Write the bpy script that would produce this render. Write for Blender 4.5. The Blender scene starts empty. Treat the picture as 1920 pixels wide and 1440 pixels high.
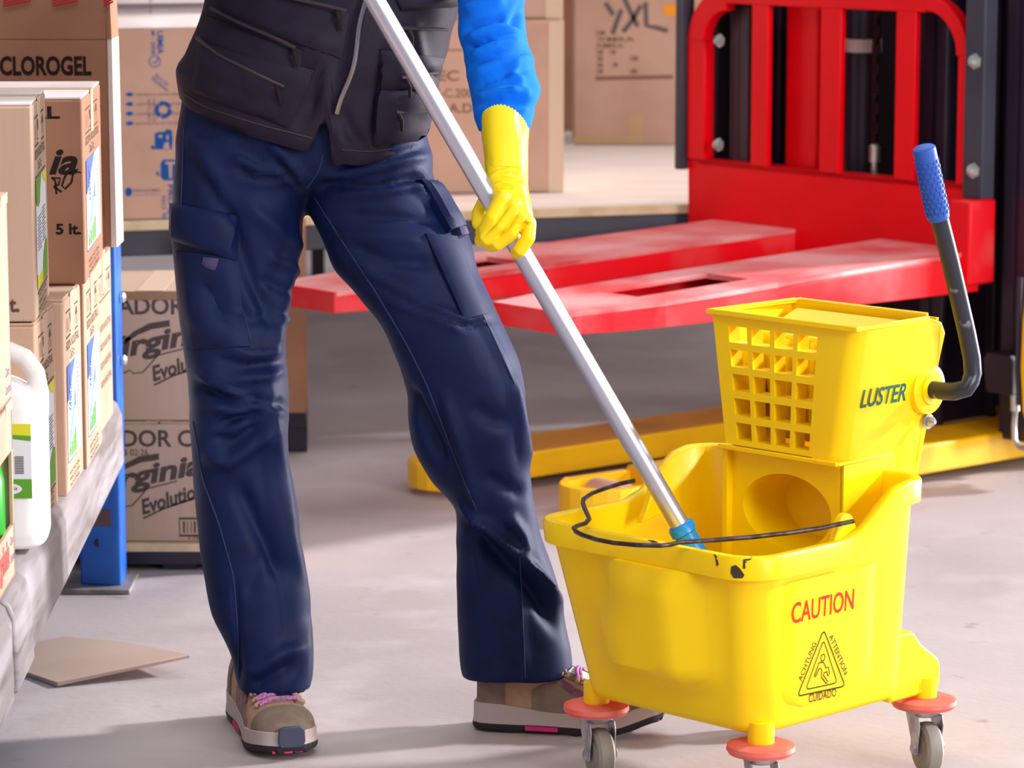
import bpy, bmesh, math, random
from mathutils import Vector, Matrix, noise
from mathutils.bvhtree import BVHTree
random.seed(7)
S = bpy.context.scene
COL = S.collection
# ------------------------------------------------------------------ camera
F, CAMH = 6200.0, 1.25                       # focal length in pixels of the 1920 x 1440 frame, eye height
PITCH = math.atan(970 / F)
CP, SP = math.cos(PITCH), math.sin(PITCH)
cam = bpy.data.objects.new('camera', bpy.data.cameras.new('camera'))
COL.objects.link(cam)
cam.location = (0, 0, CAMH)
cam.rotation_euler = (math.pi / 2 - PITCH, 0, 0)
cam.data.sensor_width = 36
cam.data.lens = 36 * F / 1920
cam.data.clip_end = 200
cam.data.dof.use_dof = True
cam.data.dof.focus_distance = 4.62
cam.data.dof.aperture_fstop = 8.5
S.camera = cam
# ------------------------------------------------------------------ light
W = bpy.data.worlds.new('world'); S.world = W
W.use_nodes = True
wn, wl = W.node_tree.nodes, W.node_tree.links
wn.clear()
wo = wn.new('ShaderNodeOutputWorld'); wb = wn.new('ShaderNodeBackground')
tc = wn.new('ShaderNodeTexCoord'); sx = wn.new('ShaderNodeSeparateXYZ'); rp = wn.new('ShaderNodeValToRGB')
wl.new(tc.outputs['Generated'], sx.inputs[0]); wl.new(sx.outputs['Z'], rp.inputs[0])
rp.color_ramp.elements[0].position = 0.0; rp.color_ramp.elements[0].color = (.70, .66, .68, 1)
rp.color_ramp.elements[1].position = 0.8; rp.color_ramp.elements[1].color = (1.0, .98, 1.0, 1)
wl.new(rp.outputs[0], wb.inputs[0]); wb.inputs[1].default_value = .38
wl.new(wb.outputs[0], wo.inputs[0])
sl = bpy.data.lights.new('sun', 'SUN'); sl.energy = 4.1; sl.angle = math.radians(5); sl.color = (1, .97, .965)
sun = bpy.data.objects.new('sun', sl); COL.objects.link(sun)
sun.rotation_euler = Vector((.84, .28, .46)).to_track_quat('Z', 'Y').to_euler()   # towards the light: the open door on the right
def area(name, loc, target, sx_, sy_, power, colr=(1, 1, 1)):
    l = bpy.data.lights.new(name, 'AREA'); l.shape = 'RECTANGLE'; l.size = sx_; l.size_y = sy_; l.energy = power; l.color = colr
    o = bpy.data.objects.new(name, l); COL.objects.link(o); o.location = loc
    o.rotation_euler = (Vector(loc) - Vector(target)).to_track_quat('Z', 'Y').to_euler()
area('door_light', (5.2, -.6, 2.4), (0, 5.2, .5), 2.4, 2.4, 300, (1, .98, .95))
area('low_rear_fill', (7.5, 9.4, .75), (0, 8.6, 0), 1.4, 1.2, 1000, (1, .97, .98))  # added low fill, brightens the floor under the back rack
area('overhead_fill', (.6, 1.2, 4.6), (0, 5, .4), 3.5, 2.0, 80)  # added soft fill from above for the camera-facing sides
area('overhead_fill', (.2, 8.6, 4.8), (.1, 8.2, 0), 4, 2, 90)
V = S.view_settings
S.display_settings.display_device = 'sRGB'
V.view_transform = 'Standard'; V.look = 'None'; V.gamma = 1; V.exposure = 0.22; V.use_curve_mapping = False

# ------------------------------------------------------------------ helpers
def ray(px, py):
    u = (px - 960) / F; v = (720 - py) / F
    return Vector((u, CP + v * SP, -SP + v * CP))
def atz(px, py, z):
    r = ray(px, py); return Vector((0, 0, CAMH)) + r * ((z - CAMH) / r.z)
def aty(px, py, y):
    r = ray(px, py); return Vector((0, 0, CAMH)) + r * (y / r.y)
def proj(p):
    z = p[2] - CAMH; d = p[1] * CP - z * SP; v = p[1] * SP + z * CP
    return 960 + F * p[0] / d, 720 - F * v / d
def lin(c):
    c = c / 255
    return c / 12.92 if c <= .04045 else ((c + .055) / 1.055) ** 2.4
def rgb(r, g, b): return (lin(r), lin(g), lin(b), 1)
def smooth(a, b, x):
    t = min(1, max(0, (x - a) / (b - a))); return t * t * (3 - 2 * t)
def interp(tab, x):
    """monotone-ish cubic through rows (x, a, b, ...)"""
    if x <= tab[0][0]: return tab[0][1:]
    if x >= tab[-1][0]: return tab[-1][1:]
    for i in range(len(tab) - 1):
        if tab[i][0] <= x <= tab[i + 1][0]: break
    p0 = tab[max(0, i - 1)]; p1 = tab[i]; p2 = tab[i + 1]; p3 = tab[min(len(tab) - 1, i + 2)]
    h = p2[0] - p1[0]; t = (x - p1[0]) / h
    out = []
    for k in range(1, len(p1)):
        m1 = (p2[k] - p0[k]) / max(1e-6, p2[0] - p0[0]) * h
        m2 = (p3[k] - p1[k]) / max(1e-6, p3[0] - p1[0]) * h
        out.append((2*t**3 - 3*t*t + 1) * p1[k] + (t**3 - 2*t*t + t) * m1 + (-2*t**3 + 3*t*t) * p2[k] + (t**3 - t*t) * m2)
    return out

MATS = {}
def mat(name, col, rough=.6, metal=0, var=None, vscale=6, bump=0, bscale=200, spec=.5, coat=0, stretch=None, var_lo=.45, var_hi=.62, detail=4, second=None):
    """procedural principled material: base colour, optional second colour mixed by noise, optional noise bump"""
    if name in MATS: return MATS[name]
    m = bpy.data.materials.new(name); m.use_nodes = True
    n, l = m.node_tree.nodes, m.node_tree.links
    b = n['Principled BSDF']
    b.inputs['Base Color'].default_value = col; b.inputs['Roughness'].default_value = rough
    b.inputs['Metallic'].default_value = metal; b.inputs['Specular IOR Level'].default_value = spec
    b.inputs['Coat Weight'].default_value = coat
    tcn = n.new('ShaderNodeTexCoord'); mp = n.new('ShaderNodeMapping')
    l.new(tcn.outputs['Object'], mp.inputs[0])
    if stretch: mp.inputs['Scale'].default_value = stretch
    cur = None
    def layer(cur, colr, scale, lo, hi, det):
        t = n.new('ShaderNodeTexNoise'); t.inputs['Scale'].default_value = scale; t.inputs['Detail'].default_value = det
        l.new(mp.outputs[0], t.inputs['Vector'])
        r = n.new('ShaderNodeMapRange'); r.inputs[1].default_value = lo; r.inputs[2].default_value = hi
        l.new(t.outputs[0], r.inputs[0])
        mx = n.new('ShaderNodeMix'); mx.data_type = 'RGBA'
        l.new(r.outputs[0], mx.inputs[0])
        if cur is None: mx.inputs[6].default_value = col
        else: l.new(cur, mx.inputs[6])
        mx.inputs[7].default_value = colr
        return mx.outputs[2]
    if var: cur = layer(cur, var, vscale, var_lo, var_hi, detail)
    for s2 in (second or []): cur = layer(cur, *s2)
    if cur: l.new(cur, b.inputs['Base Color'])
    if bump:
        t = n.new('ShaderNodeTexNoise'); t.inputs['Scale'].default_value = bscale; t.inputs['Detail'].default_value = 3
        l.new(mp.outputs[0], t.inputs['Vector'])
        bp = n.new('ShaderNodeBump'); bp.inputs['Strength'].default_value = bump; bp.inputs['Distance'].default_value = .002
        l.new(t.outputs[0], bp.inputs['Height']); l.new(bp.outputs[0], b.inputs['Normal'])
    MATS[name] = m
    return m

BASE = {}
def tag(o, label, cat, group=None, kind=None):
    o['label'] = label; o['category'] = cat
    if group: o['group'] = group
    if kind: o['kind'] = kind
    return o
def thing(name, loc, label, cat, group=None):
    o = bpy.data.objects.new(name, None); COL.objects.link(o)
    o.location = loc; o.empty_display_size = .05
    BASE[o] = Vector(loc)
    return tag(o, label, cat, group)

class MB:
    """collects polygons in world space and links them as ONE mesh object"""
    def __init__(s): s.v = []; s.f = []; s.m = []; s.mi = 0; s.cut = []
    def add(s, vs, fs, mi=None):
        k = len(s.v); s.v += [Vector(p) for p in vs]; s.f += [[k + i for i in q] for q in fs]
        s.m += [s.mi if mi is None else mi] * len(fs); return s
    def hexa(s, c, mi=None):       # c: 4 bottom corners (ccw seen from above) then 4 top corners
        return s.add(c, [(3, 2, 1, 0), (4, 5, 6, 7), (0, 1, 5, 4), (1, 2, 6, 5), (2, 3, 7, 6), (3, 0, 4, 7)], mi)
    def box(s, fr, x0, x1, y0, y1, z0, z1, mi=None):
        """axis box in a frame fr(x, y, z) -> world"""
        return s.hexa([fr(x0, y0, z0), fr(x1, y0, z0), fr(x1, y1, z0), fr(x0, y1, z0), fr(x0, y0, z1), fr(x1, y0, z1), fr(x1, y1, z1), fr(x0, y1, z1)], mi)
    def prism(s, poly, ext, mi=None):  # poly: list of Vectors, ext: Vector
        n = len(poly); vs = [Vector(p) for p in poly] + [Vector(p) + Vector(ext) for p in poly]
        nrm = Vector((0, 0, 0))
        for i in range(n): nrm += Vector(poly[i]).cross(Vector(poly[(i + 1) % n]))
        fs = [list(range(n)), list(range(n, 2 * n))[::-1]] + [((i + 1) % n, i, n + i, n + (i + 1) % n) for i in range(n)]
        if nrm.dot(Vector(ext)) > 0: fs = [f[::-1] for f in fs]
        return s.add(vs, fs, mi)
    def loft(s, rings, cap0=True, cap1=True, mi=None, closed=True):
        n = len(rings[0]); vs = [p for r in rings for p in r]; fs = []
        for i in range(len(rings) - 1):
            for j in range(n if closed else n - 1):
                a = i * n + j; b = i * n + (j + 1) % n
                fs.append((a, b, b + n, a + n))
        if cap0: fs.append(list(range(n))[::-1])
        if cap1: fs.append([(len(rings) - 1) * n + j for j in range(n)])
        return s.add(vs, fs, mi)
    def tube(s, pts, rad, n=12, cap=True, mi=None, flat=None):
        pts = [Vector(p) for p in pts]; R = rad if isinstance(rad, (list, tuple)) else [rad] * len(pts)
        rings = []; prev = None
        for i, p in enumerate(pts):
            t = (pts[min(i + 1, len(pts) - 1)] - pts[max(i - 1, 0)]).normalized()
            if prev is None:
                a = t.orthogonal().normalized()
            else:
                a = (prev - t * prev.dot(t)).normalized()
            prev = a; b = t.cross(a)
            rings.append([p + (a * math.cos(q) + b * math.sin(q)) * R[i] for q in [2 * math.pi * k / n for k in range(n)]])
        return s.loft(rings, cap, cap, mi)
    def capsule(s, pts, rads, n=14):
        """tube with rounded ends"""
        pts = [Vector(p) for p in pts]; P = []; R = []
        d = (pts[0] - pts[1]).normalized()
        for k in range(4):
            q = math.pi / 2 * (1 - k / 4); P.append(pts[0] + d * rads[0] * math.sin(q)); R.append(max(1e-4, rads[0] * math.cos(q)))
        P += pts; R += list(rads)
        d = (pts[-1] - pts[-2]).normalized()
        for k in range(1, 5):
            q = math.pi / 2 * k / 4; P.append(pts[-1] + d * rads[-1] * math.sin(q)); R.append(max(1e-4, rads[-1] * math.cos(q)))
        return s.tube(P, R, n)
    def lathe(s, o, axis, prof, n=28, mi=None, cap=True):
        """prof: list of (radius, height along axis)"""
        o = Vector(o); ax = Vector(axis).normalized(); a = ax.orthogonal().normalized(); b = ax.cross(a)
        return s.loft([[o + ax * h + (a * math.cos(q) + b * math.sin(q)) * max(r, 1e-4) for q in [2 * math.pi * k / n for k in range(n)]] for r, h in prof], cap, cap, mi)
    # ---- flat printing in a frame (o, r, u, n)
    def poly(s, fr, pts, lift=.0006):
        o, r, u, n = fr
        return s.add([o + r * x + u * y + n * lift for x, y in pts], [list(range(len(pts)))])
    def stroke(s, fr, pts, w, lift=.0006, closed=False):
        o, r, u, n = fr; pts = [Vector((a, b)) for a, b in pts]; m = len(pts); L = []; Rr = []
        for i in range(m):
            if closed: t = pts[(i + 1) % m] - pts[i - 1]
            else: t = pts[min(i + 1, m - 1)] - pts[max(i - 1, 0)]
            t = t.normalized() if t.length > 1e-9 else Vector((1, 0)); q = Vector((-t.y, t.x)) * w / 2
            L.append(pts[i] + q); Rr.append(pts[i] - q)
        vs = [o + r * p.x + u * p.y + n * lift for p in L + Rr]
        return s.add(vs, [(i, m + i, m + (i + 1) % m, (i + 1) % m) for i in range(m if closed else m - 1)])
    def text(s, fr, body, x, y, w=None, h=.02, bold=.0, shear=0, rot=0, lift=.0006, fit=True):
        """body set with its lower left corner at x, y of the frame, cap height h, total width w"""
        vs, fs = glyphs(body, bold, shear)
        if not vs: return s
        x0 = min(p[0] for p in vs); x1 = max(p[0] for p in vs); y0 = min(p[1] for p in vs); y1 = max(p[1] for p in vs)
        ky = h / (y1 - y0); kx = ky if w is None else w / (x1 - x0)
        o, r, u, n = fr; c, q = math.cos(rot), math.sin(rot)
        s.cut.append(len(s.f)); out = []
        for p in vs:
            a, b = (p[0] - x0) * kx, (p[1] - y0) * ky
            a, b = a * c - b * q + x, a * q + b * c + y
            out.append(o + r * a + u * b + n * lift)
        s.add(out, fs); s.cut.append(len(s.f)); return s
    def build(s, name, mats, parent=None, flat=False, bevel=0, seg=2, sub=0, auto=40):
        if name in ('printed_lettering', 'printed_symbols', 'printed_marks') and len(s.cut) > 1:      # every printed line is a part
            cuts = sorted(set([0] + s.cut + [len(s.f)])); words_ = set(s.cut[::2]); out = None
            for a, b in zip(cuts[:-1], cuts[1:]):
                if b == a: continue
                q = MB(); idx = {}
                for f, mi_ in zip(s.f[a:b], s.m[a:b]):
                    for i in f:
                        if i not in idx: idx[i] = len(q.v); q.v.append(s.v[i])
                    q.f.append([idx[i] for i in f]); q.m.append(mi_)
                out = q.build('printed_lettering' if a in words_ else 'printed_symbols', mats, parent, flat)
            return out
        base = BASE.get(parent, Vector((0, 0, 0)))
        me = bpy.data.meshes.new(name)
        loc = Vector((0, 0, 0))
        if parent is None and s.v:
            loc = Vector((sum(p.x for p in s.v) / len(s.v), sum(p.y for p in s.v) / len(s.v), min(p.z for p in s.v)))
            base = loc
        me.from_pydata([p - base for p in s.v], [], s.f)
        for mm in (mats if isinstance(mats, (list, tuple)) else [mats]): me.materials.append(mm)
        me.polygons.foreach_set('material_index', s.m)
        return link(name, me, parent, loc, base, flat, bevel, seg, sub, auto)
def link(name, me, parent, loc, base, flat=False, bevel=0, seg=2, sub=0, auto=40):
    me.update()
    bm = bmesh.new(); bm.from_mesh(me)
    bmesh.ops.remove_doubles(bm, verts=bm.verts, dist=1e-6)
    if not flat:
        bmesh.ops.recalc_face_normals(bm, faces=bm.faces)
        lim = math.radians(auto)
        for e in bm.edges:
            e.smooth = not (len(e.link_faces) == 2 and e.calc_face_angle(0) > lim) and len(e.link_faces) == 2
        for f in bm.faces: f.smooth = True
    bm.to_mesh(me); bm.free()
    o = bpy.data.objects.new(name, me); COL.objects.link(o)
    o.location = loc
    BASE[o] = Vector(base)
    if parent: o.parent = parent
    if bevel:
        b = o.modifiers.new('bevel', 'BEVEL'); b.width = bevel; b.segments = seg; b.limit_method = 'ANGLE'; b.angle_limit = math.radians(35); b.harden_normals = False
    if sub:
        b = o.modifiers.new('sub', 'SUBSURF'); b.levels = sub; b.render_levels = sub
    return o
GLY = {}
def glyphs(body, bold, shear):
    k = (body, bold, shear)
    if k in GLY: return GLY[k]
    cu = bpy.data.curves.new('t', 'FONT'); cu.body = body; cu.size = 1; cu.offset = bold; cu.shear = shear; cu.resolution_u = 3
    o = bpy.data.objects.new('t', cu); COL.objects.link(o)
    dg = bpy.context.evaluated_depsgraph_get()
    me = bpy.data.meshes.new_from_object(o.evaluated_get(dg))
    vs = [tuple(v.co) for v in me.vertices]; fs = [tuple(p.vertices) for p in me.polygons]
    bpy.data.objects.remove(o); bpy.data.curves.remove(cu); bpy.data.meshes.remove(me)
    GLY[k] = (vs, fs); return GLY[k]
def voxel(mb, size, smooth_n=2, adapt=0):
    """fuse overlapping closed shapes into one continuous surface"""
    me = bpy.data.meshes.new('vx'); me.from_pydata([tuple(p) for p in mb.v], [], mb.f)
    bm = bmesh.new(); bm.from_mesh(me); bmesh.ops.recalc_face_normals(bm, faces=bm.faces); bm.to_mesh(me); bm.free()
    o = bpy.data.objects.new('vx', me); COL.objects.link(o)
    r = o.modifiers.new('r', 'REMESH'); r.mode = 'VOXEL'; r.voxel_size = size; r.adaptivity = adapt
    dg = bpy.context.evaluated_depsgraph_get()
    out = bpy.data.meshes.new_from_object(o.evaluated_get(dg))
    bpy.data.objects.remove(o); bpy.data.meshes.remove(me)
    if smooth_n:
        bm = bmesh.new(); bm.from_mesh(out)
        for _ in range(smooth_n): bmesh.ops.smooth_vert(bm, verts=bm.verts, factor=.5, use_axis_x=True, use_axis_y=True, use_axis_z=True)
        bm.to_mesh(out); bm.free()
    return out
def folds(me, lst, nz=()):
    """push cloth along its normals: each fold is (polyline in photo pixels, half width px, height in m, 'r' round or 's' sharp).
    Only the cloth facing the room's front is creased. nz: (scale, height) wrinkles everywhere."""
    me.update()
    nor = [v.normal.copy() for v in me.vertices]; org = Vector((0, 0, CAMH))
    seg = []
    for pl, w, h, kind in lst:
        acc = 0; L = sum(math.dist(pl[i], pl[i + 1]) for i in range(len(pl) - 1)); s_ = []
        for i in range(len(pl) - 1):
            d = math.dist(pl[i], pl[i + 1]); s_.append((pl[i], pl[i + 1], d, acc / L)); acc += d
        xs = [p[0] for p in pl]; ys = [p[1] for p in pl]
        seg.append((s_, L, w, h, kind, min(xs) - 2 * w, max(xs) + 2 * w, min(ys) - 2 * w, max(ys) + 2 * w))
    for i, v in enumerate(me.vertices):
        p = v.co; n = nor[i]; f = n.dot((org - p).normalized()); dsp = 0
        if f > -.25:
            x, y = proj(p); k = smooth(-.25, .15, f)
            for s_, L, w, h, kind, x0, x1, y0, y1 in seg:
                if not (x0 < x < x1 and y0 < y < y1): continue
                best = 1e9; bt = 0
                for a, b, d, t0 in s_:
                    t = ((x - a[0]) * (b[0] - a[0]) + (y - a[1]) * (b[1] - a[1])) / (d * d); t = min(1, max(0, t))
                    q = math.hypot(a[0] + t * (b[0] - a[0]) - x, a[1] + t * (b[1] - a[1]) - y)
                    if q < best: best = q; bt = t0 + t * d / L
                if best > 2 * w: continue
                e = min(1, min(bt, 1 - bt) * 5 + .12)
                dsp += k * e * h * (math.exp(-(best / w) ** 2 * 1.4) if kind == 'r' else max(0, 1 - best / w))
        for sc, hh in nz:
            dsp += hh * noise.noise(p * sc)
        v.co = p + n * dsp
    me.update()
def bvh_of(me): return BVHTree.FromPolygons([v.co.copy() for v in me.vertices], [tuple(p.vertices) for p in me.polygons])
ORG = Vector((0, 0, CAMH))
def hit(bv, px, py, fallback=None):
    r = ray(px, py).normalized(); h = bv.ray_cast(ORG, r)
    if h[0] is None:
        h2 = bv.find_nearest(ORG + r * (4.6 if fallback is None else fallback)); return h2[0], h2[1]
    return h[0], (h[1] if h[1].dot(r) < 0 else -h[1])
def sewn(bv, quad, off, nx=8, ny=8, puff=0, thick=.002):
    """a cloth patch laid on the surface bv: quad = 4 photo points (tl, tr, br, bl); returns an MB with thickness"""
    mb = MB(); top = []; bot = []
    for j in range(ny + 1):
        for i in range(nx + 1):
            a, b = i / nx, j / ny
            x = (quad[0][0] * (1 - a) + quad[1][0] * a) * (1 - b) + (quad[3][0] * (1 - a) + quad[2][0] * a) * b
            y = (quad[0][1] * (1 - a) + quad[1][1] * a) * (1 - b) + (quad[3][1] * (1 - a) + quad[2][1] * a) * b
            p, n = hit(bv, x, y)
            bulge = puff * (4 * a * (1 - a)) ** .5 * (4 * b * (1 - b)) ** .5
            edge = 1 if (0 < i < nx and 0 < j < ny) else .25
            top.append(p + n * (off * edge + thick + bulge)); bot.append(p - n * .004)
    m = nx + 1; fs = []
    for j in range(ny):
        for i in range(nx): a = j * m + i; fs.append((a, a + m, a + m + 1, a + 1))
    N = len(top); rim = [i for i in range(m)] + [j * m + nx for j in range(1, ny + 1)] + [ny * m + i for i in range(nx - 1, -1, -1)] + [j * m for j in range(ny - 1, 0, -1)]
    fs += [tuple(N + q for q in f[::-1]) for f in fs]
    fs += [(rim[k], rim[(k + 1) % len(rim)], N + rim[(k + 1) % len(rim)], N + rim[k]) for k in range(len(rim))]
    return mb.add(top + bot, fs)
def sewn_line(bv, pts, w, off, n=8, step=8, relax=4):
    """a raised cord laid along a photo polyline on the surface bv (seam, zip)"""
    P = []
    for i in range(len(pts) - 1):
        d = math.dist(pts[i], pts[i + 1]); k = max(1, int(d / step))
        for q in range(k): P.append((pts[i][0] + (pts[i+1][0] - pts[i][0]) * q / k, pts[i][1] + (pts[i+1][1] - pts[i][1]) * q / k))
    P.append(pts[-1]); Q = []
    for x, y in P:
        p, nn = hit(bv, x, y); Q.append(p + nn * off)
    for _ in range(relax):
        Q = [Q[0]] + [(Q[i - 1] + Q[i] * 2 + Q[i + 1]) / 4 for i in range(1, len(Q) - 1)] + [Q[-1]]
    return MB().tube(Q, w, n)
def frame(o, r, u):
    r = Vector(r).normalized(); u = Vector(u).normalized(); return (Vector(o), r, u, r.cross(u))
def fpx(fr, px, py):
    o, r, u, n = fr; d = ray(px, py); t = (o - ORG).dot(n) / d.dot(n); p = ORG + d * t - o
    return p.dot(r), p.dot(u)
def tbox(mb, fr, body, x0, y0, x1, y1, bold=.02, shear=0, lift=.0006):
    """body filling the photo box x0,y0 (left bottom) .. x1,y1 (right top) on the face fr"""
    a = fpx(fr, x0, y0); b = fpx(fr, x1, y1)
    rot = 0
    return mb.text(fr, body, a[0], a[1], abs(b[0] - a[0]), abs(b[1] - a[1]), bold, shear, rot, lift)
WORLD = lambda x, y, z: Vector((x, y, z))
def fr2(o, ang):
    c, s_ = math.cos(ang), math.sin(ang); o = Vector(o)
    return lambda x, y, z: Vector((o.x + x * c - y * s_, o.y + x * s_ + y * c, o.z + z))
# ------------------------------------------------------------------ materials
M = dict(
 concrete=mat('concrete', rgb(178, 167, 169), .62, var=rgb(166, 155, 156), vscale=1.6, bump=.25, bscale=60, spec=.3, detail=8,
              second=[(rgb(184, 174, 177), 5, .5, .7, 6), (rgb(150, 136, 136), 14, .66, .76, 10)]),
 wall=mat('wall_paint', rgb(120, 112, 114), .8, var=rgb(100, 92, 96), vscale=2),
 steel=mat('worn_grey_paint', rgb(140, 132, 136), .5, .1, var=rgb(112, 102, 100), vscale=5, stretch=(3, .6, 6), bump=.3, bscale=40,
           second=[(rgb(164, 158, 164), 3, .5, .64, 6), (rgb(150, 112, 92), 14, .66, .74, 8)]),
 rackblue=mat('blue_enamel', rgb(6, 84, 180), .4, var=rgb(20, 100, 196), vscale=8, bump=.1, bscale=50),
 deckblue=mat('pale_blue_board', rgb(60, 150, 200), .5, var=rgb(120, 180, 205), vscale=20),
 navy=mat('navy_enamel', rgb(44, 46, 66), .45, var=rgb(36, 36, 54), vscale=6),
 board=mat('plywood', rgb(196, 178, 168), .7, var=rgb(184, 166, 156), vscale=4, stretch=(1, 8, 1)),
 boardedge=mat('plywood_edge', rgb(222, 196, 160), .7, var=rgb(205, 178, 140), vscale=20),
 kraft=mat('kraft_card', rgb(190, 156, 134), .8, var=rgb(182, 148, 126), vscale=7, bump=.08, bscale=150, spec=.25),
 kraftdark=mat('brown_card', rgb(160, 116, 92), .8, var=rgb(152, 109, 86), vscale=6, bump=.08, bscale=150, spec=.25),
 kraftpink=mat('rosy_card', rgb(198, 160, 140), .8, var=rgb(190, 151, 131), vscale=6, bump=.08, bscale=150, spec=.25),
 kraftgrey=mat('sandy_card', rgb(186, 158, 138), .8, var=rgb(184, 155, 135), vscale=5, bump=.08, bscale=150, spec=.25, stretch=(14, 14, 1)),
 kraftedge=mat('cut_card_edge', rgb(150, 112, 84), .9),
 whitecard=mat('white_card', rgb(222, 210, 208), .75, var=rgb(206, 192, 190), vscale=6),
 tape=mat('clear_parcel_tape', rgb(190, 152, 112), .3, spec=.6),
 tapepale=mat('pale_parcel_tape', rgb(214, 186, 160), .3, spec=.6),
 inkblack=mat('black_ink', rgb(38, 28, 28), .8, spec=.2), inkgrey=mat('faded_black_ink', rgb(82, 70, 66), .8, spec=.2),
 inkblue=mat('blue_ink', rgb(24, 84, 160), .8, spec=.2), inkviolet=mat('violet_ink', rgb(96, 84, 132), .8, spec=.2),
 inkred=mat('red_ink', rgb(170, 40, 48), .8, spec=.2), inkbrown=mat('brown_ink', rgb(130, 96, 80), .8, spec=.2),
 inkpen=mat('marker_ink', rgb(104, 92, 94), .8, spec=.2),
 orange=mat('orange_sticker', rgb(240, 150, 10), .6),
 paper=mat('label_paper', rgb(226, 232, 240), .5), paperblue=mat('label_blue', rgb(60, 100, 180), .5), papergreen=mat('label_green', rgb(90, 160, 40), .5),
 paperyellow=mat('label_yellow', rgb(220, 220, 40), .5), palecyan=mat('label_cyan', rgb(110, 180, 225), .5),
 labelred=mat('label_red', rgb(220, 50, 40), .5),
 jug=mat('white_polyethylene', rgb(196, 203, 220), .4, spec=.3),
 greenplastic=mat('green_plastic', rgb(20, 150, 30), .3),
 red=mat('red_enamel', rgb(240, 0, 22), .4, var=rgb(232, 0, 20), vscale=5, spec=.25),
 redworn=mat('scuffed_red_enamel', rgb(236, 8, 28), .42, spec=.3, var=rgb(228, 70, 74), vscale=7, var_lo=.5, var_hi=.72, detail=8, stretch=(1, 1, 1)),
 reddust=mat('dusty_red_enamel', rgb(216, 60, 66), .5, var=rgb(232, 158, 158), vscale=4, var_lo=.36, var_hi=.6, detail=8),
 yellow=mat('yellow_enamel', rgb(250, 196, 4), .4, var=rgb(240, 182, 4), vscale=6),
 yellowbrown=mat('brownish_yellow_enamel', rgb(214, 160, 60), .6, var=rgb(190, 140, 70), vscale=5),
 mast=mat('mast_black', rgb(42, 34, 52), .4, var=rgb(34, 26, 44), vscale=4),
 mastplate=mat('guard_plate_grey', rgb(58, 60, 74), .45, var=rgb(50, 52, 66), vscale=4),
 zinc=mat('zinc_bolt', rgb(196, 206, 204), .3, .8), chain=mat('oily_chain', rgb(58, 38, 42), .45, .6),
 rubber=mat('load_wheel', rgb(190, 150, 140), .5),
 bucket=mat('yellow_polypropylene', rgb(255, 214, 0), .4, var=rgb(254, 208, 0), vscale=5, spec=.3, bump=.03, bscale=300),
 wringer=mat('yellow_wringer_plastic', rgb(255, 214, 0), .4, var=rgb(254, 209, 0), vscale=5, spec=.3, bump=.03, bscale=300),
 coral=mat('coral_bumper', rgb(236, 92, 80), .5, var=rgb(222, 110, 98), vscale=20),
 tyre=mat('grey_tyre', rgb(140, 134, 128), .6, var=rgb(122, 116, 110), vscale=20), galv=mat('galvanised', rgb(186, 184, 190), .4, .6, var=rgb(150, 148, 156), vscale=40),
 wire=mat('dark_wire', rgb(62, 46, 46), .35, .7, var=rgb(90, 78, 78), vscale=60),
 handle=mat('worn_black_tube', rgb(54, 56, 66), .35, .5, var=rgb(130, 130, 138), vscale=40, var_lo=.64, var_hi=.7, detail=6),
 grip=mat('blue_grip', rgb(36, 84, 176), .55), scuff=mat('black_scuff', rgb(60, 46, 40), .8),
 green=mat('dark_green_ink', rgb(0, 92, 74), .6), redink=mat('orange_red_ink', rgb(206, 36, 0), .7, spec=.2), sign=mat('sign_ink', rgb(56, 38, 8), .7, spec=.2),
 alu=mat('brushed_aluminium', rgb(196, 198, 214), .36, .85, bump=.04, bscale=80, stretch=(30, 30, 1)), socket=mat('blue_socket', rgb(10, 140, 214), .35),
 strand=mat('mop_cotton', rgb(206, 196, 184), .9),
 denim=mat('navy_twill', rgb(7, 25, 70), .6, var=rgb(6, 22, 62), vscale=30, bump=.12, bscale=900, spec=.2),
 denimdark=mat('navy_twill_stitch', rgb(30, 44, 92), .75), tab=mat('purple_tab', rgb(62, 54, 96), .8),
 vest=mat('black_vest_cloth', rgb(36, 29, 48), .62, var=rgb(32, 25, 42), vscale=30, bump=.12, bscale=700, spec=.2),
 zipm=mat('dark_zip_teeth', rgb(66, 54, 60), .5, .4), zipw=mat('silver_zip_teeth', rgb(140, 140, 152), .3, .8),
 fleece=mat('blue_fleece', rgb(0, 108, 222), .85, var=rgb(0, 100, 212), vscale=40, bump=.2, bscale=500, spec=.2),
 glove=mat('yellow_rubber', rgb(255, 226, 0), .38, var=rgb(252, 218, 0), vscale=12, spec=.45),
 skin=mat('skin', rgb(206, 156, 130), .5), hair=mat('dark_hair', rgb(40, 28, 24), .6),
 suede=mat('taupe_suede', rgb(128, 110, 98), .85, var=rgb(116, 98, 88), vscale=40, bump=.15, bscale=500), nubuck=mat('tan_nubuck', rgb(176, 140, 116), .85, var=rgb(164, 128, 106), vscale=40, bump=.15, bscale=500),
 midsole=mat('grey_midsole', rgb(180, 164, 164), .7), outsole=mat('black_outsole', rgb(34, 28, 36), .7), magenta=mat('magenta_lug', rgb(206, 30, 110), .6),
 purple=mat('purple_mesh', rgb(110, 62, 100), .8, var=rgb(140, 100, 96), vscale=60), lace=mat('pink_purple_lace', rgb(190, 110, 180), .8, var=rgb(120, 90, 110), vscale=220), bumper=mat('slate_toe_rubber', rgb(58, 60, 86), .6), tongue=mat('pale_tongue', rgb(214, 200, 184), .8),
)
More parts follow.
